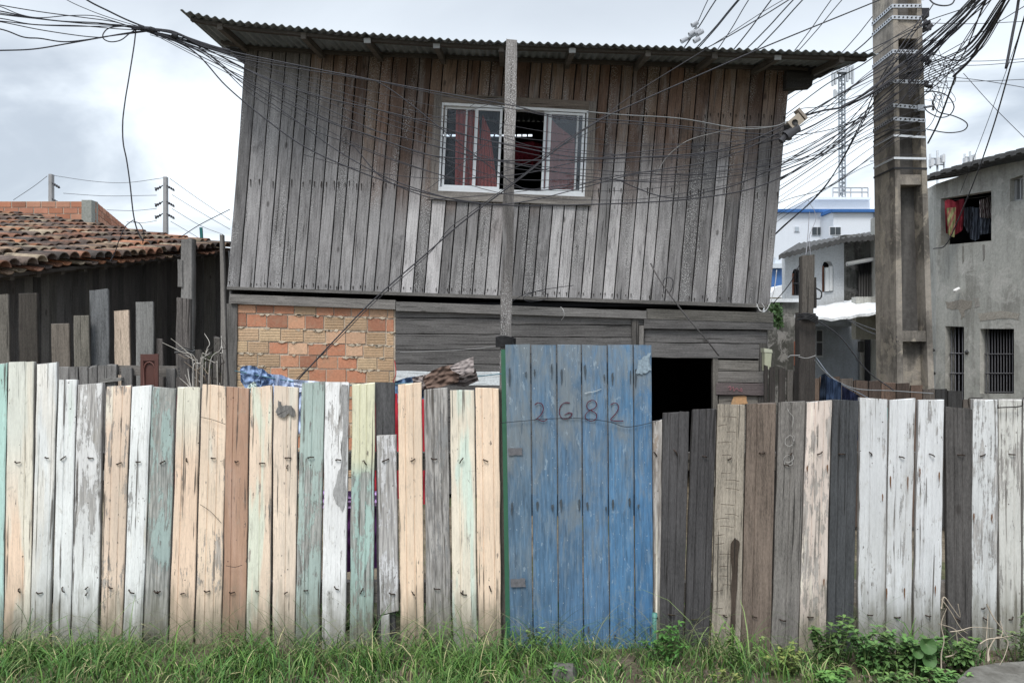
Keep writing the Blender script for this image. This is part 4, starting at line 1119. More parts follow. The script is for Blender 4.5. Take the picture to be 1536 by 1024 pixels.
# distant line poles
for x, yt in ((75, 261), (247, 265)):
    w_ = 3.2; D = 42
    t0 = thing('concrete_pole', P(x, 512, D)-Vector((0, 0, CAMZ)), 'distant concrete line pole left of the drop wire, above the brick wall' if x < 100 else 'distant concrete line pole right of the drop wire, above the tiled roof', 'utility pole', 'distant line poles')
    mb = MB(); mb.slab([Vector((P(x-w_*1.1, 0, D).x, D, 0)), Vector((P(x+w_*1.1, 0, D).x, D, 0)), P(x+w_*.75, yt, D), P(x-w_*.75, yt, D)], .25, (.3, .3, .3)); mb.build('post', 'farpole', t0)
    for dy in (0, 24, 42) if x > 100 else (0, 24):
        for sg in ((-1, 1) if x > 100 else (1,)):
            mb = MB(); y = yt+12+dy
            mb.tube(spline([P(x+sg*3, y+1, D), P(x+sg*8, y+5, D), P(x+sg*15, y+9-(4 if sg < 0 else 0), D)]), .03, (.03, .03, .035), 5)
            for k in range(3): p = P(x+sg*(7+k*3), y+4+k*1.8, D); mb.tube([p-Vector((.03, 0, 0)), p+Vector((.03, 0, 0))], .08, (.08, .08, .09), 6)
            mb.build('insulator', 'rubber', t0)
# ------------------------------------------------------------------ the big pole
PX = 7.0
pole = thing('concrete_utility_pole', P(1370, 777, PX), 'big stained concrete utility pole with steel bands, right of the wooden house', 'utility pole')
def px_l(y): return lerp(1344, 1345, y/600)
def px_r(y): return lerp(1382, 1402, y/600)
zT = 8.6; yT = 512-(zT-CAMZ)*F/PX; yB = 777
def pz(y): return P(0, y, PX).z
def slabz(mb, xa_fn, xb_fn, y0, y1, D, th, col, D2=None):
    ys = [y0, y1]
    mb.slab([P(xa_fn(y1), y1, D), P(xb_fn(y1), y1, D), P(xb_fn(y0), y0, D), P(xa_fn(y0), y0, D)], th, col)
mb = MB()
def xl_(y): return lerp(1339, 1346, max(-400, y)/600) if y > 0 else 1339+y*.01
fw = lambda y: lerp(7, 9, y/600)
dep = .40
# side web (left flange full depth), right flange, web plate, rear part
slabz(mb, xl_, lambda y: xl_(y)+fw(y), yT, yB, PX, dep, (.3, .3, .3))
slabz(mb, lambda y: px_r(y)-fw(y), px_r, yT, yB, PX, dep, (.3, .3, .3))
shaft = mb.build('shaft', 'pole', pole)
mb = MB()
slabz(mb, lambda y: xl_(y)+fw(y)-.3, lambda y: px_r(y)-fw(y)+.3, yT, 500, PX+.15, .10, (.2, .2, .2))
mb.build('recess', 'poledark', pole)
mb = MB()
slabz(mb, lambda y: xl_(y)+fw(y)-.3, lambda y: px_r(y)-fw(y)+.3, 509, yB, PX+.12, .10, (.2, .2, .2))
mb.build('footing_web', 'pole', pole)
for y0, y1 in ((yT, yT+20), (-140, -120), (30, 58), (262, 277), (496, 512)):
    mb = MB(); slabz(mb, lambda y: xl_(y)+fw(y)-.2, lambda y: px_r(y)-fw(y)+.2, y0, y1, PX+.012, .16, (.2, .2, .2)); mb.build('cross_rib', 'pole', pole)
def strap(y, perf, col=(.5, .52, .55), h=.035, tilt=0, yl=14):
    # a steel band wrapped round the front and the left side
    mb = MB(); D = PX-.006; xa = xl_(y)-.3; xb_ = px_r(y)+.5
    def band(A, B, nn):
        e = (B-A); up = Vector((0, 0, h/2)); o = nn*.004
        mb.hexa([A-up, B-up, B-up+o, A-up+o], [A+up, B+up, B+up+o, A+up+o], col)
    A = P(xa, y, D); B = P(xb_, y+tilt, D); band(A, B, Vector((0, 1, 0)))
    C_ = A+Vector((-.004, dep, -yl*.0003)); band(C_, A+Vector((-.004, 0, 0)), Vector((1, 0, 0)))
    E_ = B+Vector((.0, dep, 0)); band(B, E_, Vector((-1, 0, 0)))
    s_ = mb.build('strap', 'metal', pole)
    if perf:
        mb = MB(); n = int((B-A).length/.038)
        for k in range(n):
            p = A.lerp(B, (k+.5)/n)-Vector((0, .0035, 0)); mb.tube([p, p+Vector((0, .006, 0))], .0085, (.02, .02, .02), 8)
        n = int(dep/.04)
        for k in range(n):
            p = A+Vector((-.008, (k+.5)/n*dep, 0)); mb.tube([p, p+Vector((.005, 0, 0))], .0085, (.02, .02, .02), 8)
        merge(mb.build('strap_hole', 'rubber', s_), s_)
for y, pf, tl in ((9, 1, 0), (26, 1, 1), (77, 1, 1), (122, 1, 1), (158, 1, 4), (178, 1, 3), (-60, 1, 0), (-120, 1, 0)): strap(y, pf, tilt=tl)
strap(203, 0, (.72, .74, .76), .02, 3); strap(237, 0, (.72, .74, .76), .02, 1); strap(252, 0, (.03, .03, .032), .018, 1); strap(195, 0, (.05, .05, .05), .014, 1)
for (x0, y0, x1, y1) in ((1382, 12, 1394, 25), (1383, -22, 1396, -8)):
    mb = MB(); mb.pbox(x0, y0, x1, y1, PX+.05, .12, (.03, .03, .035)); mb.tube([P(x0+2, y0+6, PX+.1), P(x0-6, y0+7, PX+.1)], .015, (.1, .1, .1), 6); mb.build('bracket', 'metal', pole)
for (x, y) in ((1386, 37), (1391, 44), (1386, 88), (1391, 92), (1389, 129)):
    mb = MB(); c = P(x, y, PX+.02)
    for k in range(4): a = R.random()*6; mb.tube([c, c+Vector((math.cos(a)*.05, -.03+k*.01, math.sin(a)*.045))], .016, (.035, .035, .04), 6)
    mb.tube([c-Vector((.05, 0, 0)), c+Vector((.035, 0, 0))], .012, (.05, .05, .055), 6)
    mb.build('cable_clamp', 'rubber', pole)
mb = MB(); mb.pbox(1377, 157, 1388, 166, PX-.02, .06, (.45, .47, .5)); mb.tube([P(1388, 161, PX+.01), P(1399, 159, PX+.01)], .012, (.3, .3, .32), 6); mb.tube([P(1399, 152, PX+.01), P(1400, 166, PX+.01)], .009, (.2, .2, .2), 6); mb.build('tension_clamp', 'metal', pole)
# ------------------------------------------------------------------ right neighbour
nb_ = thing('rendered_house', P(1470, 700, 10), 'two storey grey cement rendered house at the right edge', 'house')
DA, DB = 11.0, 8.6; XA, XB = P(1404, 0, DA).x, P(1600, 0, DB).x
def wp(px, y):      # a photo pixel on the neighbour's slanted front
    # ray / plane
    k = (px-768)/F; m = (DB-DA)/(XB-XA)
    # y = DA + m*(x-XA), x = k*y
    Y = (DA-m*XA)/(1-m*k); return P(px, y, Y)
wn_ = Vector(((DB-DA), -(XB-XA), 0)).normalized()     # outward
if wn_.y > 0: wn_ = -wn_
ZT = lambda px: interp([(1404, 276), (1440, 264), (1487, 250), (1540, 240), (1610, 222)], px)
holes = [(1411, 298, 1487, 286, 368, 361), (1515, 269, 1534, 262, 303, 300), (1418, 489, 1446, 490, 730, 730), (1470, 493, 1521, 493, 590, 590)]
def wallstrip():
    mb = MB(); th = -wn_*.14
    xs = [1404, 1411, 1418, 1446, 1470, 1487, 1515, 1521, 1534, 1612]
    for a, b in zip(xs, xs[1:]):
        spans = [(lambda p: ZT(p), None)]
        cuts = []
        for (x0, t0, x1, t1, b0, b1) in holes:
            if x0 <= a and b <= x1:
                f = lambda p, x0=x0, x1=x1, u=t0, v=t1: lerp(u, v, (p-x0)/(x1-x0)); g = lambda p, x0=x0, x1=x1, u=b0, v=b1: lerp(u, v, (p-x0)/(x1-x0))
                cuts.append((f, g))
        cuts.sort(key=lambda c: c[0](a)); cur = ZT
        def seg(ft, fb):
            def pt(p, fn):
                y = fn(p); q = wp(p, y)
                return q
            A0, B0 = pt(a, fb), pt(b, fb); A1, B1 = pt(a, ft), pt(b, ft)
            mb.hexa([A0, B0, B0+th, A0+th], [A1, B1, B1+th, A1+th], (.3, .3, .3))
        for f, g in cuts:
            seg(cur, f); cur = g
        bot = lambda p: 512+CAMZ*F/wp(p, 512).y+2
        if cur(a) < 725: seg(cur, bot)
    return mb.build('wall', 'render', nb_)
nwall = wallstrip()
def wstain(poly, col, k=1.5):
    mb = MB(); f = [wp(x, y)+wn_*.003 for x, y in rough(poly, k)]; n = len(f); bk = [p-wn_*.002 for p in f]
    mb.add(f+bk, [tuple(range(n))[::-1], tuple(range(n, 2*n))]+[(i, (i+1) % n, n+(i+1) % n, n+i) for i in range(n)], col)
    merge(mb.build('stain', 'mortar', nwall), nwall)
wstain([(1443, 369), (1446, 369), (1446, 392), (1444, 396)], (.24, .23, .21), .6)
wstain([(1474, 367), (1477, 367), (1477, 388), (1475, 392)], (.23, .22, .205), .6)
wstain([(1418, 452), (1440, 449), (1458, 451), (1457, 462), (1448, 464), (1446, 476), (1441, 479), (1438, 464), (1420, 462)], (.30, .275, .24), 2)
wstain([(1461, 447), (1468, 446), (1470, 459), (1463, 461)], (.31, .295, .27), 1)
wstain([(1466, 470), (1500, 466), (1530, 470), (1528, 480), (1495, 478), (1470, 482)], (.36, .335, .295), 2.5)
# side wall going back at its left, inner dark room
q = wp(1404, 276); mb = MB(); mb.hexa([Vector((q.x, q.y, 0)), Vector((q.x+.15, q.y, 0)), Vector((q.x+1.6, q.y+5, 0)), Vector((q.x+1.45, q.y+5, 0))], [Vector((q.x, q.y, q.z)), Vector((q.x+.15, q.y, q.z)), Vector((q.x+1.6, q.y+5, q.z+.3)), Vector((q.x+1.45, q.y+5, q.z+.3))], (.3, .3, .3)); mb.build('side_wall', 'render', nb_)
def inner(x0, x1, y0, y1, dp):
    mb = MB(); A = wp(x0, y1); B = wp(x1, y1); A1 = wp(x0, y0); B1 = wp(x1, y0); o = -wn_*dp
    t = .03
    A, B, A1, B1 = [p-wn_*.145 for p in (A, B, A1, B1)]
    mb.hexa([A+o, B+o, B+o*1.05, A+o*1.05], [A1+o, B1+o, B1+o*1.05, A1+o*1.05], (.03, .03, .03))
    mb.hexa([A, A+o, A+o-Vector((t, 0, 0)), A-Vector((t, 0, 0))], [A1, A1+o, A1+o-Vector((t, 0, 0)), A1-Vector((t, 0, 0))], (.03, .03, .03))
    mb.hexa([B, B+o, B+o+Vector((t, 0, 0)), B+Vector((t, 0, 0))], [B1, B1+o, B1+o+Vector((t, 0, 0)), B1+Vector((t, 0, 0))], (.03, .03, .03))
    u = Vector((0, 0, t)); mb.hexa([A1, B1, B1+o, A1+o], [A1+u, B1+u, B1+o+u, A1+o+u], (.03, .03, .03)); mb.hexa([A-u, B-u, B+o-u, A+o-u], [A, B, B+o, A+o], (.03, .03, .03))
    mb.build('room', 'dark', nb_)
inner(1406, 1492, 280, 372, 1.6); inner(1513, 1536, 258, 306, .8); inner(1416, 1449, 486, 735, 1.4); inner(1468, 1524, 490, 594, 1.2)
# roof edge
mb = MB(); pr = None
for i in range(26):
    p0 = lerp(1394, 1612, i/26); p1 = lerp(1394, 1612, (i+1)/26)
    yf = lambda p: interp([(1394, 271), (1440, 256), (1487, 243), (1540, 230), (1612, 212)], p)
    A = wp(p0, yf(p0))+wn_*.25; B = wp(p1, yf(p1))+wn_*.25; w_ = Vector((0, 0, .018 if i % 2 else 0))
    bk = -wn_*3+Vector((0, 0, .5)); u = Vector((0, 0, .05))
    mb.hexa([A+w_-u, B+w_-u, B+bk-u, A+bk-u], [A+w_, B+w_, B+bk, A+bk], (.085, .085, .085), 0)
mb.build('roof', 'sheet', nb_)
def bars(parent, x0, x1, y0, y1, n, col, off=.05, r=.008, hb=()):
    mb = MB()
    for k in range(n):
        x = lerp(x0, x1, (k+.5)/n); mb.tube([wp(x, y1)-wn_*off, wp(x, y0)-wn_*off], r, col, 5)
    for y in hb: mb.tube([wp(x0, y)-wn_*off, wp(x1, y)-wn_*off], r*1.3, col, 5)
    return mb.build('grille', 'metal', parent)
win1 = bpy.data.objects.new('window', None); COL.objects.link(win1); win1.parent = nb_
bars(win1, 1472, 1520, 493, 590, 11, (.06, .06, .065), .05, .007, (531, 560, 588))
mb = MB(); mb.hexa([wp(1478, 590)-wn_*.4, wp(1521, 590)-wn_*.4, wp(1521, 590)-wn_*.42, wp(1478, 590)-wn_*.42], [wp(1478, 560)-wn_*.4, wp(1521, 560)-wn_*.4, wp(1521, 560)-wn_*.42, wp(1478, 560)-wn_*.42], (.62, .63, .64)); mb.build('white_board', 'cloth', win1)
d1 = bpy.data.objects.new('door', None); COL.objects.link(d1); d1.parent = nb_
bars(d1, 1419, 1446, 489, 730, 5, (.10, .10, .11), .06, .008, (530, 560, 600))
mb = MB(); mb.hexa([wp(1422, 680)-wn_*.2, wp(1444, 680)-wn_*.2, wp(1444, 680)-wn_*.22, wp(1422, 680)-wn_*.22], [wp(1422, 580)-wn_*.2, wp(1444, 580)-wn_*.2, wp(1444, 580)-wn_*.22, wp(1422, 580)-wn_*.22], (.05, .055, .06)); mb.build('panel', 'metal', d1)
mb = MB(); mb.tube([wp(1441, 433)+wn_*.03, wp(1458, 436)+wn_*.25], .022, (.8, .8, .8), 8); mb.build('lamp_tube', 'plastic', nb_)
mb = MB(); A = wp(1451, 528)+wn_*.02; mb.tube([A-wn_*.03, A], .035, (.05, .05, .05), 4); mb.build('meter', 'plastic', nb_)
mb = MB(); mb.tube(spline([wp(1403, 525)+wn_*.03, wp(1410, 527)+wn_*.15, wp(1413, 543)+wn_*.18, wp(1410, 557)+wn_*.15, wp(1404, 560)+wn_*.03]), .024, (.03, .03, .032), 8); mb.build('conduit', 'rubber', nb_)
w2 = MB()
for (x0, y0, x1, y1) in ((1515, 267, 1518, 303), (1531, 263, 1534, 302), (1518, 266, 1531, 269), (1518, 299, 1531, 303), (1523, 269, 1525, 299)):
    A, B, C2, D2 = wp(x0, y1), wp(x1, y1), wp(x1, y0), wp(x0, y0); o = -wn_*.05; g_ = -wn_*.06
    w2.hexa([A+g_, B+g_, B+g_+o, A+g_+o], [D2+g_, C2+g_, C2+g_+o, D2+g_+o], (.35, .36, .37))
w2.build('window', 'alu', nb_)
# laundry in the upper opening
DL = wp(1445, 320).y-.02
gl = 'clothes drying in the upper opening of the grey house'
mb = MB(); mb.tube([wp(1411, 300)-wn_*.2, wp(1487, 291)-wn_*.2], .006, (.1, .1, .1), 4); mb.build('clothes_line', 'rubber', label='line stretched across the upper opening of the grey house', cat='clothesline')
def cl(top, bot, col, lab, D=DL, **k): cloth(top, bot, D, col, 'garment', nu=24, nv=14, fold=.03, nf=3, crump=.03, sd=R.random()*9, label=lab, cat='clothes', group=gl, **k)
cl([(1417, 302), (1421, 299), (1428, 300), (1433, 303), (1440, 299), (1446, 298), (1447, 306)], [(1419, 350), (1434, 352), (1444, 345)], (.15, .02, .03), 'dark red shirt hanging at the left of the upper opening')
cl([(1420, 312), (1434, 311)], [(1422, 352), (1428, 355), (1432, 356)], lambda u, v: (.22, .23, .12) if math.sin(u*9+v*14) > -.4 else (.24, .10, .09), 'yellow green patterned towel over the dark red shirt', DL-.08)
cl([(1446, 312), (1456, 310), (1460, 314)], [(1446, 338), (1452, 350), (1459, 340)], (.05, .055, .07), 'black garment between the red shirt and the dark shirt')
cl([(1455, 316), (1459, 310), (1464, 312), (1469, 311), (1472, 316)], [(1455, 358), (1463, 361), (1469, 358)], (.12, .14, .18), 'dark slate shirt in the middle of the upper opening')
cl([(1469, 300), (1478, 298), (1486, 294)], [(1470, 326), (1487, 328)], lambda u, v: (.5, .47, .46) if math.sin(u*38+v*6) > 0 else (.07, .03, .04), 'striped shirt hanging at the right of the upper opening', DL-.16)
cl([(1470, 326), (1487, 326)], [(1471, 352), (1486, 350)], (.14, .16, .20), 'grey trousers under the striped shirt', DL-.12)
# ------------------------------------------------------------------ pale house between the pole and the wooden house
ph = thing('pale_house', P(1240, 640, 16), 'pale rendered house with arched windows left of the concrete pole', 'house')
D = 16
def archwall():
    mb = MB(); xs = [(1178, 1188, None), (1188, 1204, (402, 443)), (1204, 1233, None), (1233, 1250, (391, 438)), (1250, 1266, None)]
    top = lambda x: interp([(1170, 384), (1266, 360)], x)
    for a, b, h in xs:
        def s_(y0a, y0b, y1a, y1b): mb.slab([P(a, y1a, D), P(b, y1b, D), P(b, y0b, D), P(a, y0a, D)], .2, (.5, .5, .5))
        if h is None: s_(top(a), top(b), 480, 480)
        else:
            s_(h[1], h[1], 480, 480)
            n = 8
            for k in range(n):      # round head
                u0, u1 = k/n, (k+1)/n; xa, xb_ = lerp(a, b, u0), lerp(a, b, u1)
                f = lambda u: h[0]+9-9*math.sqrt(max(0, 1-(2*u-1)**2))
                mb.slab([P(xa, f(u0), D), P(xb_, f(u1), D), P(xb_, top(xb_), D), P(xa, top(xa), D)], .2, (.5, .5, .5))
    return mb.build('upper_wall', 'white_render', ph)
archwall()
for x0, x1, y0, y1, shut in ((1188, 1204, 402, 443, 0), (1233, 1250, 391, 438, 1)):
    w_ = bpy.data.objects.new('window', None); COL.objects.link(w_); w_.parent = ph
    mb = MB(); mb.pbox(x0-1, y0-1, x1+1, y1+1, D+.35, .03, (.05, .05, .055)); mb.build('opening', 'dark', w_)
    mb = MB()
    for x in ((x0, x0+3),) : mb.pbox(x[0], y0+8, x[1], y1, D+.15, .05, (.32, .15, .10))
    mb.build('brick_jamb', 'farbrick', w_)
    if shut:
        mb = MB(); mb.pbox(1238, 401, 1243.6, 437, D-.05, .05, (.75, .77, .78)); mb.pbox(1244, 399, 1249, 436, D-.05, .05, (.72, .74, .75)); mb.build('shutter', 'alu', w_)
    else:
        mb = MB()
        for x in (1193, 1197, 1201): mb.tube([P(x, 443, D+.1), P(x, 405, D+.1)], .02, (.1, .1, .11), 4)
        mb.pbox(1190, 424, 1204, 425.5, D+.08, .03, (.1, .1, .11)); mb.build('grille', 'metal', w_)
mb = MB(); mb.pbox(1196, 480, 1292, 730, D+.3, .2, (.4, .4, .4)); mb.build('lower_wall', 'bluish_render', ph)
mb = MB(); mb.pbox(1178, 478, 1290, 489, D-.25, .6, (.3, .3, .3)); mb.build('floor_slab', 'bluish_render', ph)
mb = MB(); mb.pbox(1266.3, 352, 1330, 450, D+.1, .2, (.2, .2, .2)); mb.build('side_block', 'mossy', ph)
mb = MB(); mb.pbox(1284, 445, 1330, 509, D-.9, .2, (.4, .4, .4)); mb.build('porch_wall', 'render', ph)
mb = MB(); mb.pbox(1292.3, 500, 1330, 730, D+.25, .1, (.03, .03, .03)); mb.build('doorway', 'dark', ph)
mb = MB(); mb.tube([P(1293, 509, D), P(1293, 620, D)], .05, (.5, .5, .5), 8); mb.pbox(1290, 512, 1296, 528, D-.1, .1, (.10, .10, .10)); mb.build('downpipe', 'plastic', ph)
mb = MB()
for k in range(9): x = 1289+k*4; mb.tube([P(x, 447, D-.1), P(x, 391, D-.1)], .035, (.05, .05, .05), 5)
mb.pbox(1285, 441, 1330, 446, D-.1, .06, (.07, .07, .07)); mb.build('balcony_bars', 'metal', ph)
mb = MB(); mb.tube([P(1270, 396, D-.3), P(1296, 391, D-.3), P(1330, 385, D-.3)], .045, (.55, .56, .56), 8); mb.build('gutter_pipe', 'plastic', ph)
mb = MB(); mb.pbox(1224, 494, 1235, 536, D+.26, .05, (.55, .57, .6)); 
for (a, b, c, d_) in ((1225.5, 496, 1233.5, 512), (1225.5, 514, 1233.5, 533)): mb.pbox(a, b, c, d_, D+.24, .03, (.06, .06, .07))
mb.build('small_window', 'alu', ph)
def crroof(name, parent, pts0, pts1, D0, D1, n, col, amp=.03, th=.04, m='sheet'):
    mb = MB(); vs = []; 
    for lay in (0, 1):
        for D_, pts in ((D0, pts0), (D1, pts1)):
            for i in range(n+1):
                x = lerp(pts[0][0], pts[-1][0], i/n); p = P(x, interp(pts, x), D_); p.z += (amp if i % 2 else 0)-lay*th; vs.append(p)
    m_ = n+1; fs = []
    for i in range(n):
        fs += [(i, i+1, m_+i+1, m_+i), (2*m_+i, 3*m_+i, 3*m_+i+1, 2*m_+i+1), (i, 2*m_+i, 2*m_+i+1, i+1)]
    fs += [(0, m_, 3*m_, 2*m_), (n, 2*m_+n, 3*m_+n, m_+n)]
    mb.add(vs, fs, col); return mb.build(name, m, parent)
crroof('roof', ph, [(1168, 383), (1225, 368), (1270, 357), (1330, 353)], [(1195, 366), (1345, 343)], D-.6, D+2.5, 40, (.06, .06, .06), .03, .10)
crroof('canopy', ph, [(1192, 472), (1250, 478), (1330, 466)], [(1215, 462), (1280, 450), (1345, 447)], D-2.6, D-.2, 10, (.74, .77, .80), .02, .05)
# dim brick wall behind the house edge, plant
dw = thing('mossy_brick_wall', P(1180, 640, 14.6), 'dark mossy brick wall between the wooden house and the pale house', 'wall')
mb = MB(); mb.pbox(1152, 452, 1199, 740, 14.6, .2, (.2, .2, .2)); mb.build('wall', 'mossy', dw)
mb = MB(); mb.pbox(1150, 448, 1199, 453, 14.5, .4, (.5, .51, .52)); mb.build('coping', 'white_render', dw)
mb = MB(); mb.pbox(1192, 512, 1199.5, 548, 14.56, .05, (.30, .12, .08)); mb.build('brick_patch', 'farbrick', dw)
mb = MB(); 
for k in range(200):
    p = P(R.uniform(1156, 1172), R.uniform(458, 490), 13.5+R.uniform(-.2, .2)); a = R.random()*6.28; s_ = R.uniform(.04, .09)
    mb.add([p, p+Vector((math.cos(a)*s_, R.uniform(-s_, s_), math.sin(a)*s_)), p+Vector((math.cos(a+.8)*s_, 0, math.sin(a+.8)*s_))], [(0, 1, 2)], vary((.035, .075, .022), .4))
o = mb.build('climbing_plant', 'leaf', label='green climbing plant beside the right corner of the wooden house', cat='plant')
bs = MB(); bs.pbox(1158, 402, 1175, 438, 26, 2, (.05, .14, .36)); bs.pbox(1158, 395, 1176, 402, 25.8, 2.3, (.5, .55, .6)); bs.pbox(1163, 386, 1172, 395, 26, .5, (.55, .6, .66)); bs.build('blue_shed', 'plastic', label='small blue shed seen just right of the wooden house', cat='shed')
bs = MB(); bs.slab([P(1150, 446, 20), P(1180, 446, 20), P(1180, 426, 20), P(1165, 430, 20)], 2, (.7, .73, .77)); bs.build('tin_roof', 'plastic', label='white tin roof low behind the right corner of the wooden house', cat='roof')
# ------------------------------------------------------------------ far white building with blue trim
D = 46; fb = thing('white_building', P(1270, 545, D), 'white block with blue roof trim and a roof room behind the pale house', 'building')
mb = MB(); mb.pbox(1100, 318, 1250, 600, D+2, 8, (.8, .8, .8)); mb.pbox(1250.2, 318, 1413, 600, D, 9, (.8, .8, .8)); mb.build('wall', 'white_wall', fb)
mb = MB(); mb.pbox(1095, 313.5, 1251, 318, D+1.7, .3, (.1, .2, .5)); mb.pbox(1247, 313.5, 1251, 318, D+.06, 1.6, (.1, .2, .5)); mb.pbox(1248, 313.5, 1416, 318, D-.25, .3, (.1, .2, .5)); mb.build('roof_trim', 'blue_trim', fb)
mb = MB(); mb.pbox(1222, 299, 1305, 314, D+4, 5, (.8, .8, .8)); mb.build('roof_room', 'white_wall', fb)
mb = MB(); mb.pbox(1218, 295.5, 1307, 299, D+3.6, 6, (.8, .8, .8)); mb.build('roof_slab', 'white_wall', fb)
mb = MB(); mb.pbox(1311, 318.5, 1319, 345, D-.1, .05, (.12, .14, .17)); mb.build('dark_panel', 'plastic', fb)
for x0, y0, x1, y1 in ((1192, 340, 1199, 347), (1218, 340.5, 1234, 352.5), (1245, 340.5, 1261.5, 352)):
    Dw = D+1.95 if x1 < 1250 else D-.05; 
    if x0 == 1245: Dw = D-.05
    mb = MB(); mb.pbox(x0-.8, y0-.8, x1+.8, y1+.8, Dw, .06, (.6, .63, .68)); o = mb.build('window', 'alu', fb)
    mb = MB(); n = 1 if x1-x0 < 10 else 2
    for k in range(n): a = lerp(x0, x1, k/n)+.5; b = lerp(x0, x1, (k+1)/n)-.5; mb.pbox(a, y0+.3, b, y1-.3, Dw-.04, .03, (.04, .05, .06) if n == 2 else (.35, .4, .45))
    mb.build('pane', 'plastic', o)
mb = MB(); yb = 295.5
for x in (1249, 1258, 1276, 1293, 1302): mb.tube([P(x, yb, D+4), P(x, 282, D+4)], .05, (.4, .42, .45), 5)
for y in (282, 288.5): mb.tube([P(1249, y, D+4), P(1302, y, D+4)], .045, (.4, .42, .45), 5)
mb.build('railing', 'metal', fb)
# lattice masts and antennas
mt = thing('lattice_mast', P(1263, 297, D+6), 'tall slim lattice mast carrying antennas on the white building', 'mast')
mb = MB(); Dm = D+6; x0, x1 = 1259, 1268; c_ = (.22, .25, .28)
for x, d_ in ((x0, 0), (x1, 0), ((x0+x1)/2, .35)): mb.tube([P(x, 297, Dm+d_), P(x-1, 104, Dm+d_)], .055, c_, 5)
n = 34
for k in range(n):
    ya = lerp(297, 104, k/n); yb2 = lerp(297, 104, (k+1)/n)
    a, b = (x0, x1) if k % 2 else (x1, x0)
    mb.tube([P(a-k/n, ya, Dm), P(b-k/n, yb2, Dm)], .032, c_, 4); mb.tube([P(x0-k/n, yb2, Dm), P(x1-k/n, yb2, Dm)], .028, c_, 4)
mb.build('lattice', 'metal', mt)
for (x, y0, y1) in ((1250, 108, 128), (1254, 108, 126), (1272, 98, 122), (1276, 100, 118), (1280, 98, 125), (1253, 134, 146), (1255, 136, 147)):
    mb = MB(); mb.pbox(x-1.2, y0, x+1.2, y1, Dm-.3, .2, (.42, .45, .48)); mb.tube([P(x, (y0+y1)/2, Dm), P(1263, (y0+y1)/2, Dm)], .05, c_, 4); mb.build('antenna', 'plastic', mt)
mb = MB(); mb.pbox(1256, 105, 1270, 108, Dm-.2, .5, (.5, .52, .55)); mb.build('platform', 'metal', mt)
for k, (x, y, s_, lab) in enumerate(((1406, 243, 1, 'cell antenna cluster on a short mast just right of the concrete pole'), (1455, 240, .75, 'smaller cell antenna cluster above the grey house roof'))):
    D = 40; a = thing('antenna_cluster', P(x, 300, D), lab, 'antenna', 'cell antennas above the grey house')
    mb = MB(); mb.tube([P(x, 300, D), P(x, y-17*s_, D)], .06, (.4, .42, .44), 6)
    for yy in (y-5*s_, y+4*s_): mb.tube([P(x-11*s_, yy, D), P(x+10*s_, yy, D)], .045, (.35, .37, .4), 5)
    mb.tube([P(x-11*s_, y+10*s_, D), P(x-11*s_, y-12*s_, D)], .05, (.4, .42, .44), 5); mb.tube([P(x+10*s_, y+12*s_, D), P(x+10*s_, y-12*s_, D)], .05, (.4, .42, .44), 5); mb.build('pole', 'metal', a)
    for xx, yy in ((x-7*s_, y), (x+2, y-2), (x+10*s_, y-6*s_)):
        mb = MB(); mb.pbox(xx-2.2*s_, yy-5*s_, xx+2.2*s_, yy+6*s_, D-.2, .25, (.5, .52, .55)); mb.build('panel', 'plastic', a)
mb = MB(); mb.pbox(1397, 292, 1412, 318, 30, 3, (.3, .3, .3)); mb.build('water_tank_base', 'mossy', label='stained block on a roof between the concrete pole and the grey house', cat='building')
# ------------------------------------------------------------------ right yard: posts, pickets, lines
wp_ = thing('timber_post', P(1210, 760, 6), 'dark leaning timber post with a spliced top, in front of the pale house', 'post')
D = 6.0
board(wp_, 1200, 1224, 470, D, (.045, .04, .037), 3, 780, None, 'wood', .10, 'post')
board(wp_, 1204, 1222, 382, D-.05, (.10, .09, .08), 1, 472, 'spliced upper length', 'wood', .07, 'splint'); board(wp_, 1219, 1225, 416, D-.02, (.04, .036, .033), 0, 462, None, 'wood', .04, 'splint')
mb = MB()
for k in range(5): mb.tube(spline([P(1196, 473+k*2+R.uniform(-3, 3), D-.04), P(1210, 470+k*2, D-.09), P(1226, 475+k*2.5, D-.05), P(1222, 478, D+.1)]), .006, (.02, .02, .022), 5)
mb.tube(spline([P(1198, 535, D), P(1210, 537, D-.07), P(1224, 533, D-.04)]), .003, (.25, .25, .25), 4)
mb.tube(spline([P(1224, 432, D-.05), P(1232, 438, D-.05), P(1231, 447, D-.05), P(1224, 448, D-.05)]), .006, (.02, .02, .022), 5)
mb.tube([P(1182, 536, D-.02), P(1186, 533, D-.04), P(1200, 533, D-.06)], .005, (.2, .2, .2), 5)
mb.build('wire_wrap', 'rubber', wp_)
dp = thing('picket_fence', P(1175, 760, 6.4), 'dark widely spaced pickets right of the wooden house', 'fence')
for x0, x1, yt in ((1147, 1152, 549), (1155, 1163, 550), (1169, 1178, 553), (1182, 1190, 555), (1191, 1198, 557)):
    board(dp, x0, x1, yt, 6.4, (.048, .043, .04) if x0 != 1182 else (.12, .11, .10), 2, 780)
mb = MB(); mb.slab([P(1146, 742, 6.45), P(1200, 742, 6.45), P(1200, 728, 6.45), P(1146, 728, 6.45)], .03, (.1, .09, .08), 0); mb.build('rail', 'wood', dp)
bf = thing('back_fence', P(1330, 760, 7), 'brown and grey board fence at the foot of the concrete pole', 'fence')
xx = 1216; k = 0
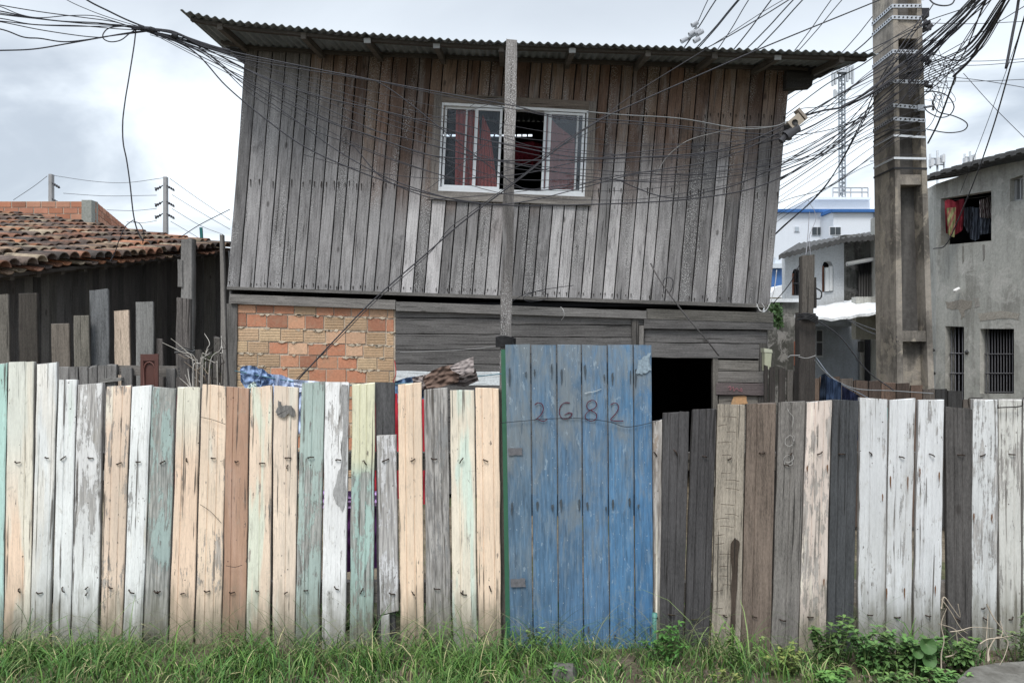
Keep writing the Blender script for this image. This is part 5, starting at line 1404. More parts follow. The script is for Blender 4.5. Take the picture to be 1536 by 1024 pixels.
while xx < 1462:
    w_ = R.uniform(17, 24) if xx > 1240 else 14
    yt = interp([(1216, 566), (1270, 568), (1330, 572), (1375, 578), (1425, 588), (1462, 602)], xx)+R.uniform(-2, 3)
    c = R.choice([(.11, .075, .058), (.06, .045, .038), (.16, .115, .088), (.10, .085, .075), (.035, .034, .034), (.075, .055, .045)])
    board(bf, xx, xx+w_-1.3, yt, 6.3, c, 1, 790, th=.02); xx += w_
mb = MB(); mb.slab([P(1216, 745, 6.34), P(1462, 745, 6.34), P(1462, 730, 6.34), P(1216, 730, 6.34)], .04, (.1, .09, .08), 0); mb.build('rail', 'wood', bf)
mx = thing('meter_box', P(1151, 555, 7.4), 'small beige meter box on the right corner of the wooden house', 'meter box')
mb = MB(); mb.slab([P(1147, 556, 7.35), P(1156, 552, 7.35), P(1158, 526, 7.35), P(1147, 524, 7.35)], .08, (.36, .37, .27)); mb.build('box', 'plastic', mx)
mb = MB(); mb.slab([P(1146.5, 528, 7.345), P(1159, 529, 7.345), P(1158, 524, 7.345), P(1146, 522, 7.345)], .1, (.45, .46, .36)); mb.build('lid', 'plastic', mx)
# clothes in the yards
gy = 'clothes drying behind the street fence'
mb = MB(); mb.tube(spline([P(352, 556, 4.7), P(440, 572, 4.7), P(520, 578, 4.7), P(620, 574, 4.7), P(700, 566, 4.72), P(756, 560, 4.8)]), .0035, (.08, .18, .22), 5); mb.build('clothes_line', 'rubber', label='blue washing line sagging behind the pastel fence', cat='clothesline')
def yc(top, bot, col, lab, D=4.7, nf=1.3, cr=.12, f=.02, nm='garment', **k): cloth(top, bot, D, col, nm, nu=50, nv=30, fold=f, nf=nf, crump=cr*.55, sd=R.random()*9, label=lab, cat='clothes', group=gy, **k)
def jean(u, v): k = .8+.8*abs(noise.noise(Vector((u*2, v*2, 2)))); return (.20*k, .28*k, .44*k)
yc([(360, 553), (364, 549), (374, 548), (385, 550), (390, 555)], [(361, 572), (368, 582), (380, 581), (390, 578)], jean, 'crumpled blue jeans bundled at the left end of the washing line', cr=.22)
yc([(384, 552), (395, 553), (402, 560), (412, 562)], [(380, 600), (396, 585), (412, 590)], jean, 'blue denim cloth hanging right of the jeans bundle', 4.72)
yc([(408, 561), (422, 562), (436, 568), (452, 571)], [(410, 660), (452, 650)], (.42, .50, .68), 'pale blue shirt hanging behind the cream boards', 4.7)
yc([(440, 569), (470, 571), (500, 574)], [(442, 588), (500, 586)], (.55, .60, .72), 'light blue cloth lying flat along the washing line', 4.68)
yc([(372, 578), (380, 572), (384, 574)], [(368, 590), (386, 588)], (.5, .58, .55), 'pale green lining under the jeans bundle', 4.6, cr=.05)
yc([(592, 572), (610, 566), (634, 563), (640, 564)], [(594, 640), (640, 600)], (.10, .16, .26), 'slate blue shorts on the washing line beside the brown trousers', 4.72)
yc([(634, 568), (648, 556), (664, 549), (680, 547), (690, 556)], [(640, 582), (660, 581), (688, 572)], (.15, .105, .085), 'dark brown trousers folded over the washing line', 4.62, cr=.05)
yc([(674, 550), (692, 541), (710, 535)], [(678, 556), (690, 561), (711, 558)], (.33, .29, .28), 'grey brown waistband raised at the right end of the line', 4.58, cr=.05)
yc([(684, 562), (711, 557), (713, 552)], [(664, 576), (696, 580), (718, 571)], (.13, .11, .105), 'dark grey trouser leg hanging under the waistband', 4.66, cr=.08)
yc([(618, 566), (640, 561), (650, 558)], [(622, 585), (652, 583)], (.22, .19, .18), 'grey cloth beside the brown trousers', 4.68, cr=.06)
yc([(560, 592), (596, 590)], [(556, 745), (600, 748)], (.40, .03, .045), 'red cloth seen through the gap beside the short board', 4.45, cr=.05)
yc([(600, 600), (642, 598)], [(603, 760), (645, 755)], (.42, .035, .05), 'red cloth seen through the gap left of the bare grey board', 4.5, cr=.05)
yc([(476, 735), (524, 736), (572, 736)], [(478, 762), (572, 762)], (.50, .33, .62), 'lilac cloth seen low through the fence gaps', 4.4, cr=.04)
yc([(500, 762), (572, 762)], [(504, 860), (575, 850)], (.14, .05, .18), 'purple cloth hanging below the lilac one', 4.42, cr=.04)
yc([(262, 592), (300, 590)], [(258, 760), (298, 750)], (.16, .02, .03), 'dark red cloth in the gap between two peach boards', 4.45, cr=.04)
mb = MB(); mb.tube(spline([P(1224, 536, 5.9), P(1250, 568, 5.6), P(1290, 590, 5.2), P(1330, 612, 4.8)]), .003, (.14, .16, .19), 5); mb.build('clothes_line', 'rubber', label='washing line slanting down from the dark timber post on the right', cat='clothesline')
yc([(1232, 562), (1238, 560), (1246, 570), (1252, 574)], [(1226, 630), (1252, 630)], (.012, .018, .03), 'black cloth nearest the dark timber post', 5.5, cr=.05)
yc([(1240, 564), (1262, 574), (1262, 576)], [(1238, 660), (1262, 660)], (.025, .04, .075), 'navy cloth on the right washing line', 5.45, cr=.05)
yc([(1263, 578), (1290, 594)], [(1262, 660), (1290, 660)], (.012, .015, .035), 'black trousers on the right washing line', 5.4, cr=.05)
mb = MB(); mb.plank(P(1330, 800, 4.6), P(1337, 800, 4.6), P(1337, 612, 4.6), P(1330, 612, 4.6), .02, (.10, .38, .36, 1), None, (), 5); mb.build('teal_board', 'wood', label='teal painted board seen in the gap between two white boards', cat='board')
mb = MB(); mb.tube([P(995, 840, 4.6), P(995, 740, 4.6)], .06, (.7, .7, .68), 12); mb.tube([P(995, 740, 4.6), P(995, 728, 4.6)], .065, (.6, .6, .6), 12); mb.build('white_bucket', 'plastic', label='pale plastic pail standing on the dirt right of the gate', cat='bucket')
# ------------------------------------------------------------------ cables
def Dw(x): return interp([(-80, 4.7), (210, 5.75), (340, 6.05), (760, 6.32), (1180, 6.5), (1345, 6.85), (1400, 6.6), (1470, 5.3), (1600, 4.2)], x)
BLK = (.035, .035, .042)
gx = 'cables sagging across the house front'
def wire(pts, r=.0055, label=None, group=None, D=None, col=BLK, cat='cable', name='cable', k=8, jit=0.):
    q = []
    for i, p in enumerate(pts):
        d = p[2] if len(p) > 2 else (D if D else Dw(p[0]))
        q.append(P(p[0], p[1], d))
    mb = MB(); mb.tube(spline(q, k), r*(.82 if not D else 1), col, 5)
    return mb.build(name, 'rubber', label=label, cat=cat, group=group)
K = (205, 43)
wire([K, (300, 63), (340, 76), (470, 103), (600, 128), (700, 146), (775, 160), (840, 175), (960, 183), (1100, 198), (1170, 203)], .006, 'thick cable crossing just above the window from the left bundle to the splice box', gx)
wire([K, (300, 66), (350, 83), (520, 112), (620, 134), (775, 165), (860, 180), (1000, 190), (1100, 203), (1180, 204), (1260, 190), (1340, 150)], .0045, 'thin cable running close under the topmost house front cable', gx)
wire([(880, 168), (940, 173), (1020, 178), (1110, 193), (1160, 190), (1182, 182)], .0065, 'pale grey cord ending at the splice box', gx, col=(.15, .155, .16))
wire([(1206, 174), (1235, 166), (1262, 161), (1290, 145), (1320, 122), (1345, 100)], .011, 'thick twisted cable from the splice box up to the pole', None)
wire([K, (300, 70), (368, 104), (460, 140), (600, 173), (711, 206), (790, 223), (864, 236), (960, 236), (1050, 232), (1180, 205), (1260, 165), (1345, 105)], .006, 'cable crossing the upper third of the window', gx)
wire([K, (300, 74), (362, 118), (480, 178), (560, 205), (640, 232), (720, 240), (760, 241), (860, 240), (960, 236), (1080, 225), (1180, 186), (1345, 92)], .0065, 'thick cable crossing the middle of the window', gx)
wire([K, (300, 66), (370, 90), (540, 118), (570, 125), (610, 152), (659, 191), (703, 226), (746, 258), (776, 279), (805, 286), (864, 279), (908, 267), (1000, 253), (1080, 238), (1180, 192), (1345, 85)], .0055, 'cable that dips steeply across the left sash to the window sill', gx)
wire([K, (300, 70), (420, 130), (560, 195), (600, 205), (700, 232), (770, 246), (860, 262), (940, 271), (1000, 273), (1100, 264), (1180, 246), (1250, 215), (1345, 160)], .005, 'cable crossing below the window middle and rising to the pole', gx)
wire([(225, 47), (290, 77), (340, 130), (400, 180), (460, 222), (540, 258), (620, 285), (700, 302), (760, 308), (840, 308), (960, 304), (1040, 298), (1120, 285), (1180, 262), (1240, 228), (1345, 150)], .007, 'lowest thick cable hanging just below the window', gx)
wire([(225, 47), (298, 70), (368, 135), (421, 169), (471, 196), (520, 214), (582, 238), (660, 262), (700, 268), (790, 260), (860, 244), (960, 228), (1060, 218)], .0045, 'cable meeting the sill from the left corner of the house', gx)
wire([(520, 214), (535, 224), (556, 250), (582, 272), (640, 295), (700, 304)], .0055, 'short branch cable dropping left of the window', gx)
wire([(260, 56), (310, 84), (368, 128), (440, 178), (500, 222), (570, 262), (640, 288), (720, 306), (790, 302), (880, 280), (950, 262), (1000, 262), (1060, 262)], .0055, 'second lowest cable rising past the right sash', gx)
wire([(930, 271), (950, 280), (985, 293), (1020, 297), (1060, 288), (1110, 275), (1180, 243), (1260, 200), (1345, 140)], .006, 'cable looping down right of the window', gx)
wire([(640, 285), (700, 240), (740, 205), (760, 175), (742, 150), (720, 152), (705, 160)], .003, 'thin curling wire in front of the left sash', gx)
wire([(620, 180), (680, 172), (730, 158), (750, 148), (790, 165), (840, 180)], .003, 'thin wire arching over the window frame', gx)
wire([(455, 232), (520, 250), (600, 264), (680, 268), (740, 262), (800, 240), (850, 215), (900, 190)], .0035, 'thin wire rising to the right across both sashes', gx)
wire([(600, 176), (680, 185), (740, 200), (800, 220), (900, 232), (1000, 228), (1100, 212), (1160, 204)], .0035, 'thin wire between the two thick cables at the window', gx)
wire([(985, 262), (1000, 236), (1030, 212), (1070, 200), (1110, 192), (1165, 190)], .004, 'pale thin lead arching to the splice box', gx, col=(.17, .17, .17))
wire([(640, 300), (760, 290), (860, 276), (960, 270), (1080, 258), (1160, 246), (1260, 222), (1345, 178)], .004, 'thin cable along the window sill to the pole', gx)
for k in range(9):
    s = k/8; xs = [225, 368, 520, 660, 760, 880, 1000, 1180, 1345]
    yy = [48, 92+s*30, 130+s*78, 165+s*95, 190+s*98, 205+s*92, 212+s*80, 200+s*55, 95+s*80]
    wire([(x, y+R.uniform(-5, 5)) for x, y in zip(xs, yy)], R.choice([.0025, .003, .0035, .004]), 'one of many thin cables slung over the house front from the left bundle', gx)
# the long slanting service lines
gl_ = 'slanting service cables to the ground floor'
wire([(1372, -22, 6.8), (1320, 0), (1153, 68), (1060, 108), (960, 152), (900, 180), (840, 220), (788, 262), (700, 328), (640, 380), (560, 450), (500, 512), (440, 577)], .0075, 'long thick cable slanting from the pole top down to the brick wall', gl_)
wire([(1300, -60, 6.6), (1175, 0), (1068, 68), (960, 135), (900, 178), (842, 215), (790, 258), (702, 322), (672, 345), (640, 384), (560, 455), (500, 516), (432, 580)], .004, 'thinner cable twisted along the long slanting one', gl_)
wire([(976, 395, 7.5), (985, 412, 7.45), (1000, 435, 7.4), (1030, 475, 7.4), (1060, 510, 7.45), (1078, 533, 7.55)], .009, 'stiff grey cable slanting to the door head', None, col=(.10, .095, .095))
wire([(996, 440, 7.5), (995, 422, 7.45), (1002, 416, 7.45), (1009, 420, 7.45), (1008, 432, 7.45), (1004, 440, 7.5)], .005, 'small wire loop beside the stiff grey cable', None)
wire([(1135, 455, 7.5), (1140, 466, 7.45), (1147, 463, 7.45), (1143, 455, 7.45)], .005, 'white wire curl at the right corner of the house', None, col=(.45, .45, .45))
wire([(1134, 458, 7.5), (1145, 468, 7.45), (1155, 455, 7.45), (1162, 430, 7.45), (1165, 405, 7.45)], .006, 'white cable climbing the right corner of the house', None, col=(.5, .5, .5))
wire([(768, 452, 7.5), (790, 440, 7.4), (815, 437, 7.4), (820, 448, 7.4), (795, 452, 7.4), (785, 447, 7.4), (800, 438, 7.4), (830, 432, 7.4), (860, 428, 7.5)], .004, 'thin wire coil hanging from the sole plate beside the prop', None)
wire([(841, 460, 7.5), (845, 465, 7.45), (846, 474, 7.45), (842, 480, 7.5)], .004, 'short white wire end below the sole plate', None, col=(.4, .4, .4))
wire([(1120, 175, 7.5), (1122, 240, 7.5), (1110, 300, 7.5), (1100, 380, 7.5), (1095, 452, 7.5)], .004, 'thin black wire running down the wall boards at the right', None)
wire([(592, 540, 7.5), (594, 560, 7.45), (590, 572, 7.45), (598, 575, 7.45)], .006, 'red cord on the brick wall edge', None, col=(.35, .04, .04))
wire([(757, 518, 7.0), (700, 524, 7.2), (640, 527, 7.5), (600, 528, 7.5)], .004, 'pale string from the prop to the brick wall', None, col=(.3, .3, .3))
# left bundle
gb_ = 'cables leaving the bundle towards the left'
ends = [(-60, 0, 'topmost'), (-60, 8, 0), (-60, 15, 0), (-60, 30, 0), (-60, 38, 0), (-60, 46, 0), (-60, 22, 0)]
LW = [[(-60, -4), (0, 8), (60, 18), (120, 26), (170, 33), K], [(-60, -12), (0, 10), (30, 22), (60, 27), (100, 24), (140, 24), (170, 32), K], [(-60, 6), (0, 17), (40, 25), (90, 32), (150, 35), K],
      [(-60, 12), (0, 20), (60, 29), (120, 35), (180, 39), (230, 47)], [(-60, 28), (0, 32), (60, 38), (130, 40), (190, 40), (240, 48)], [(-60, 24), (0, 28), (50, 37), (120, 39), (180, 44), (230, 46)],
      [(-60, 12), (0, 22), (70, 30), (130, 36), (170, 37), (225, 41)]]
for i, p in enumerate(LW): wire(p, R.choice([.004, .0045, .0055]), 'one of the cables fanning out left from the bundle, near the top left corner', gb_)
wire([(-60, 38), (0, 44), (35, 56), (60, 58), (95, 63), (130, 60), (160, 55), (200, 50), (232, 46)], .006, 'cable sagging in a shallow dip at the left frame edge', gb_)
wire([(-60, 77), (0, 76), (50, 74), (100, 66), (150, 57), (190, 50), (232, 45)], .006, 'lowest cable curving in from the left frame edge', gb_)
wire([(-60, 24), (0, 33), (60, 45), (120, 54), (155, 57)], .0045, 'cable ending at the small loop left of the bundle', gb_)
wire([(225, 45), (190, 40), (165, 42), (155, 51), (156, 59), (167, 63), (182, 60), (195, 50), (205, 44)], .0055, 'small loop of slack cable left of the bundle', gb_)
wire([(75, -18), (100, 0), (130, 14), (165, 27), (215, 42)], .0035, 'thin cable coming down to the bundle from the top', gb_)
wire([(100, -25), (130, 0), (165, 18), (190, 30), (222, 43)], .008, 'thick cable coming down to the bundle from the top', gb_)
mb = MB()
for k in range(7):
    a = [(200+R.uniform(-8, 8), 41+R.uniform(-2, 3)), (230, 44+R.uniform(-1, 2)), (262, 50+R.uniform(-2, 2)), (300, 66+R.uniform(-4, 4)), (345, 82+R.uniform(-7, 5))]
    mb.tube(spline([P(x, y, Dw(x)-.01) for x, y in a]), .0075, BLK, 5)
for x, y in ((212, 42), (228, 45), (262, 54)): mb.tube([P(x-3, y-1, Dw(x)-.01), P(x+3, y+1, Dw(x)-.01)], .022, (.04, .04, .045), 8)
mb.build('cable_bundle', 'rubber', label='taut twisted bundle of cables between the roof corner and the sky', cat='cable bundle')
wire([(243, 50), (252, 58), (265, 60), (275, 58)], .005, 'short slack loop under the bundle', gb_)
wire([(240, 45), (235, 55)], .004, None) if False else None
wire([(204, 44), (201, 70), (193, 120), (188, 150), (184, 185), (185, 215), (190, 240), (195, 275), (200, 320), (206, 345), (215, 362)], .0065, 'drop wire hanging from the bundle to the tiled roof', None)
wire([(200, 330, 6.6), (188, 340, 6.6), (178, 362, 6.6), (172, 380, 6.7), (165, 392, 6.7)], .005, 'wire loop lying over the tile eave', None)
wire([(200, 332, 6.6), (210, 336, 6.6), (216, 350, 6.6), (214, 365, 6.7)], .005, 'smaller wire loop where the drop wire meets the tiles', None)
# thin distant wires on the left
gd_ = 'thin distant power lines on the left'
for p in ([(78, 263), (140, 272), (190, 274), (245, 267)], [(95, 290), (160, 294), (235, 293)], [(160, 315), (200, 316), (235, 313)], [(190, 333), (215, 334), (235, 331)], [(255, 268), (300, 300), (345, 330)],
          [(258, 292), (300, 318), (345, 344)], [(258, 313), (300, 338), (335, 352)], [(256, 332), (290, 352), (310, 365)], [(71, 264), (50, 280), (20, 300)]):
    wire([(x, y) for x, y in p], .016, 'one of the thin distant power lines between the far poles', gd_, D=41.8, col=(.15, .16, .18))
wire([(272, 355, 7), (300, 337, 7), (345, 314, 7)], .005, 'thin string with a rag between the timber post and the house', None)
mb = MB(); mb.slab([P(300, 357, 7), P(304, 357, 7), P(303, 341, 7), P(299, 341, 7)], .015, (.03, .12, .12)); mb.build('rag', 'cloth', label='small teal rag tied to the thin string', cat='rag')
# behind the roof, to the upper right
gr_ = 'cables climbing behind the roof'
for (x0, y0), (x1, y1), r in (((1062, 0), (1022, 80), .01), ((1074, 0), (1018, 82), .014), ((1107, 0), (1036, 80), .014), ((1109, 0), (1030, 90), .014), ((1123, 0), (1068, 86), .011), ((1157, 0), (1092, 84), .014), ((1190, 0), (1108, 84), .014), ((1204, 0), (1122, 86), .014), ((1247, 0), (1180, 90), .01), ((1263, 0), (1182, 92), .01), ((1318, 14), (1250, 92), .01), ((1320, 44), (1262, 92), .014), ((1216, -20), (1060, 72), .013)):
    dx, dy = x1-x0, y1-y0
    wire([(x0-dx*1.2, y0-dy*1.2, 12.4), (x0, y0, 13), ((x0+x1)/2+1, (y0+y1)/2+1.5, 13.4), (x1, y1, 13.8), (x1+dx*.5, y1+dy*.35, 14.2)], r, 'one of the cables rising steeply from behind the corrugated roof', gr_, col=(.05, .055, .065))
ins = thing('spacer_insulator', P(1043, 50, 13.2), 'pale insulator spacer on the steep cables above the roof', 'insulator')
mb = MB()
for x, y in ((1042, 36), (1046, 48), (1038, 50), (1026, 60), (1045, 60), (1050, 49)):
    p = P(x, y, 13.2); mb.tube([p-Vector((.05, 0, .03)), p+Vector((.05, 0, .03))], .045, (.35, .37, .4), 8)
mb.tube([P(1042, 36, 13.2), P(1046, 48, 13.2), P(1045, 60, 13.2)], .025, (.3, .32, .34), 5); mb.tube([P(1050, 48, 13.2), P(1026, 61, 13.2)], .025, (.3, .32, .34), 5); mb.build('clamp', 'plastic', ins)
# fan between the house corner and the pole
gf = 'fan of cables between the house corner and the pole'
fan = [((1130, 385), (1172, 344), (1235, 285), (1290, 190), (1325, 110), (1385, 20), .008), ((1130, 380), (1172, 342), (1240, 275), (1300, 175), (1335, 105), (1400, 5), .007), ((1120, 330), (1176, 302), (1230, 286), (1270, 262), (1345, 205), (1380, 190), .005),
       ((1120, 320), (1175, 280), (1240, 235), (1300, 190), (1345, 160), (1390, 100), .007), ((1110, 300), (1178, 262), (1240, 222), (1300, 165), (1345, 128), (1400, 80), .008), ((1110, 305), (1178, 268), (1240, 228), (1300, 172), (1345, 132), (1405, 70), .006),
       ((1110, 285), (1180, 240), (1240, 205), (1300, 170), (1345, 140), (1395, 95), .007), ((1120, 278), (1180, 255), (1250, 228), (1310, 205), (1345, 190), (1385, 180), .006), ((1120, 268), (1182, 250), (1240, 215), (1300, 150), (1340, 95), (1410, 30), .006),
       ((1120, 215), (1185, 165), (1240, 128), (1290, 100), (1345, 62), (1385, 40), .007), ((1120, 200), (1186, 148), (1240, 118), (1290, 92), (1345, 55), (1385, 30), .005), ((1120, 190), (1188, 133), (1250, 100), (1318, 70), (1345, 55), (1385, 35), .006), ((1130, 250), (1185, 200), (1240, 160), (1300, 115), (1345, 88), (1390, 60), .006),
       ((1130, 235), (1185, 172), (1240, 158), (1300, 140), (1345, 115), (1385, 100), .005), ((1130, 345), (1175, 315), (1240, 270), (1300, 225), (1345, 200), (1385, 190), .0035), ((1130, 335), (1175, 300), (1240, 255), (1300, 215), (1345, 185), (1385, 170), .0035), ((1130, 360), (1172, 328), (1240, 280), (1300, 240), (1345, 212), (1385, 200), .004),
       ((1130, 320), (1174, 290), (1240, 248), (1300, 205), (1345, 176), (1385, 160), .0035), ((1130, 225), (1184, 190), (1240, 150), (1290, 130), (1345, 102), (1390, 85), .0045), ((1130, 300), (1178, 275), (1230, 240), (1280, 190), (1330, 140), (1395, 75), .004), ((1140, 290), (1185, 262), (1240, 225), (1300, 180), (1345, 150), (1388, 128), .004),
       ((1140, 240), (1190, 210), (1240, 180), (1290, 150), (1345, 120), (1390, 100), .0045), ((1140, 210), (1190, 182), (1240, 170), (1290, 120), (1345, 78), (1395, 45), .004), ((1130, 352), (1172, 318), (1230, 290), (1290, 255), (1345, 235), (1380, 234), .0035), ((1140, 270), (1190, 235), (1240, 200), (1290, 165), (1340, 120), (1400, 60), .0035)]
def fanl(i): return 'one of the cables fanning from behind the house corner to the concrete pole'
for i, f in enumerate(fan):
    pts = f[:-1]; Ds = [9.4, 8.6, 7.6, 7.0, 6.85, 6.75]
    lab = ('steep thick cable dropping left behind the house corner from the pole' if i == 0 else 'second steep cable beside the steepest one behind the house corner' if i == 1 else fanl(i))
    wire([(x+R.uniform(-1, 1), y+R.uniform(-2, 2), d) for (x, y), d in zip(pts, Ds)], f[-1]*.9, lab, gf)
mb = MB()
for k in range(6):
    o = R.uniform(-3, 3); mb.tube(spline([P(1262, 161+o*.5, 6.72), P(1300, 142+o, 6.75), P(1345, 108+o*2.5, 6.78), P(1395, 72+o*2.5, 6.7), P(1440, 30+o*2, 5.9), P(1475, -12+o*2, 5.2)]), R.uniform(.005, .009), BLK, 5)
mb.build('cable_bundle', 'rubber', label='heavy strand of cables crossing the face of the concrete pole', cat='cable bundle')
sb = thing('splice_box', P(1190, 200, 6.5), 'tilted cardboard coloured splice box with a round hole hung on the cables', 'splice box')
c = P(1187, 188, 6.45)
ax = (P(1206, 172, 6.45)-c).normalized(); ay = Vector((-ax.z, 0, ax.x)); az = Vector((0, 1, 0))
def obox(mb, c, hx, hy, hz, col): mb.hexa([c-ax*hx-ay*hy-az*hz, c+ax*hx-ay*hy-az*hz, c+ax*hx-ay*hy+az*hz, c-ax*hx-ay*hy+az*hz], [c-ax*hx+ay*hy-az*hz, c+ax*hx+ay*hy-az*hz, c+ax*hx+ay*hy+az*hz, c-ax*hx+ay*hy+az*hz], col)
mb = MB(); obox(mb, c+ax*.035, .062, .045, .04, (.33, .29, .24)); obox(mb, c+ax*.12+ay*.015, .012, .06, .045, (.25, .22, .19)); mb.build('box', 'cloth', sb)
mb = MB(); mb.tube([c+ax*.02-az*.046, c+ax*.02-az*.038], .026, (.02, .02, .02), 14); mb.build('hole', 'rubber', sb)
mb = MB(); mb.tube([c-ax*.10-ay*.04, c+ax*.03-ay*.045], .045, (.05, .05, .055), 12); mb.tube([c-ax*.16-ay*.05, c-ax*.09-ay*.04], .028, (.04, .04, .045), 10); mb.tube([c-ax*.03+ay*.02, c-ax*.10-ay*.08], .03, (.05, .05, .055), 10); mb.build('closure', 'plastic', sb)
# right of the pole, climbing to the top right
gt_ = 'cables climbing from the pole to the top right corner'
def up(x0, y0, xm, ym, x1, y1, r): 
    wire([(x0-25, y0+22, 6.75), (x0, y0, 6.8), (xm, ym, 6.0), (x1, y1, 5.0), (x1+(x1-xm)*.6, y1+(y1-ym)*.6, 4.3)], r, 'one of the dense cables climbing from the pole to the top right corner', gt_)
for k in range(12):
    s = k/11; up(1384+R.uniform(-3, 3), 62+s*38, 1424+s*8+R.uniform(-4, 4), 32+s*20+R.uniform(-4, 4), 1455+s*30+R.uniform(-4, 4), 0, R.choice([.004, .005, .006, .007]))
for k in range(9):
    s = k/8; up(1388, 98+s*30, 1450+s*6, 72+s*22+R.uniform(-5, 5), 1500+s*16+R.uniform(-3, 3), 0, R.choice([.004, .005, .0065]))
for x0, y0, xm, ym, x1, y1, r in ((1390, 33, 1440, 15, 1470, 0, .005), (1396, 92, 1470, 50, 1536, 10, .004), (1390, 140, 1440, 90, 1478, 0, .006), (1395, 130, 1450, 60, 1480, 0, .005), (1400, 180, 1430, 90, 1490, -5, .004)): up(x0, y0, xm, ym, x1, y1, r)
wire([(1430, 115, 5.6), (1455, 90, 5.4), (1472, 62, 5.2), (1492, 30, 5.0), (1507, 0, 4.8), (1515, -25, 4.7)], .012, 'thickest strand bending up to the top edge right of the pole', gt_)
wire([(1433, 115, 5.55), (1424, 140, 5.8), (1407, 185, 6.3), (1392, 215, 6.75)], .009, 'pair of cables dropping back to the pole from the thick strand', gt_)
wire([(1530, -40, 4.3), (1528, 0, 4.4), (1520, 45, 4.4), (1509, 103, 4.4)], .010, 'cut off cable end hanging from the top edge at the right', gt_)
wire([(1552, -20, 5.6), (1534, 35, 5.8), (1513, 110, 6.5), (1490, 190, 7.6), (1465, 262, 8.6), (1435, 335, 9.4), (1418, 368, 9.7), (1400, 373, 9.9)], .0085, 'cable sweeping down in front of the grey house to its left corner', gt_)
wire([(1540, 20, 6.5), (1508, 110, 7), (1475, 200, 7.5), (1440, 290, 8)], .0035, 'thin wire falling beside the sweeping cable', gt_)
wire([(1445, 110, 8), (1490, 160, 8), (1545, 215, 8)], .004, 'thin wire slanting down to the right edge above the grey house', gt_)
for (a, b, c_) in (((1395, 35), (1460, 36), (1545, 32)), ((1395, 90), (1470, 92), (1545, 88)), ((1400, 98), (1470, 98), (1545, 92)), ((1400, 122), (1470, 122), (1545, 119)), ((1430, 116), (1480, 122), (1545, 133))):
    wire([(*a, 14), (*b, 14), (*c_, 14)], .008, 'one of the thin level wires running right from the pole', 'thin level wires right of the pole', col=(.06, .065, .075))
wire([(1386, 138, 6.9), (1405, 138, 6.8), (1422, 145, 6.75), (1431, 160, 6.75), (1424, 173, 6.8), (1409, 176, 6.8), (1392, 168, 6.85), (1386, 160, 6.9)], .0065, 'round coil of cable beside the pole, upper one', None)
wire([(1403, 142, 6.8), (1400, 155, 6.75), (1408, 168, 6.7), (1430, 174, 6.7), (1447, 182, 6.7), (1451, 190, 6.7), (1442, 197, 6.75), (1420, 199, 6.8), (1390, 194, 6.9)], .0065, 'long flat coil of cable beside the pole, lower one', None)
wire([(1398, 98, 6.9), (1393, 112, 6.85), (1398, 125, 6.8), (1412, 132, 6.75), (1428, 130, 6.75), (1434, 115, 6.7), (1425, 103, 6.75), (1408, 95, 6.8), (1398, 80, 6.85)], .004, 'thin tangled loop at the cable clamps', None)
wire([(1390, -6, 6.9), (1400, 5, 6.8), (1415, 9, 6.7), (1428, 6, 6.7), (1434, -6, 6.7)], .0085, 'thick cable hoop hanging at the top edge beside the pole', None)
wire([(1390, 80, 6.9), (1410, 84, 6.7), (1430, 90, 6.6), (1450, 88, 6.4), (1475, 70, 6.2), (1500, 30, 6)], .005, 'slack cable bowing right of the clamps', None)
for k in range(16):
    x = R.uniform(1384, 1400); y = R.uniform(60, 150); L = R.uniform(12, 40); a = R.uniform(-1.5, 1.5)
    wire([(x, y, 6.9), (x+L*.4*math.cos(a)+4, y+L*.5*math.sin(a), 6.8), (x+L*.9, y+L*math.sin(a)*.6+R.uniform(-8, 8), 6.75), (x+L*.5, y+R.uniform(-25, 25), 6.8)], .0028, 'one of the thin tangled wire ends at the pole clamps', 'tangled wire ends at the pole clamps')
# wires between the post, pole and pale house on the right
wire([(1222, 478, 5.95), (1260, 505, 6), (1300, 555, 6.1), (1340, 585, 6.2)], .006, 'black cable drooping from the dark timber post to the back fence', None)
wire([(1345, 505, 7.0), (1300, 490, 10), (1270, 478, 13)], .008, 'upper cable from the pole to the tin canopy', None)
wire([(1345, 512, 7.0), (1300, 496, 10), (1272, 480, 13)], .008, 'lower cable from the pole to the tin canopy', None)
wire([(1222, 540, 5.95), (1240, 560, 6), (1280, 582, 6.1), (1340, 586, 6.2), (1400, 590, 6.25)], .005, 'pale cable looping along the back fence', None, col=(.2, .21, .22))
wire([(1205, 385, 5.95), (1185, 425, 6.6), (1160, 455, 7.4)], .005, 'thin cable from the post top to the house corner', None)
wire([(1209, 382, 5.95), (1212, 350, 6.3), (1214, 318, 7)], .004, 'thin wire rising from the post top', None, col=(.2, .2, .22))
wire([(1216, 382, 5.95), (1214, 355, 6.3), (1224, 325, 6.6), (1212, 300, 7)], .003, 'thin curved wire above the post top', None, col=(.2, .2, .22))
wire([(1313, 180, 9), (1311, 215, 9), (1311, 235, 9), (1314, 265, 9), (1319, 285, 9)], .006, 'thin wire hanging straight left of the pole', None)
wire([(1305, 242, 9), (1311, 242, 9), (1322, 243, 9)], .006, 'short cross wire left of the pole', None)
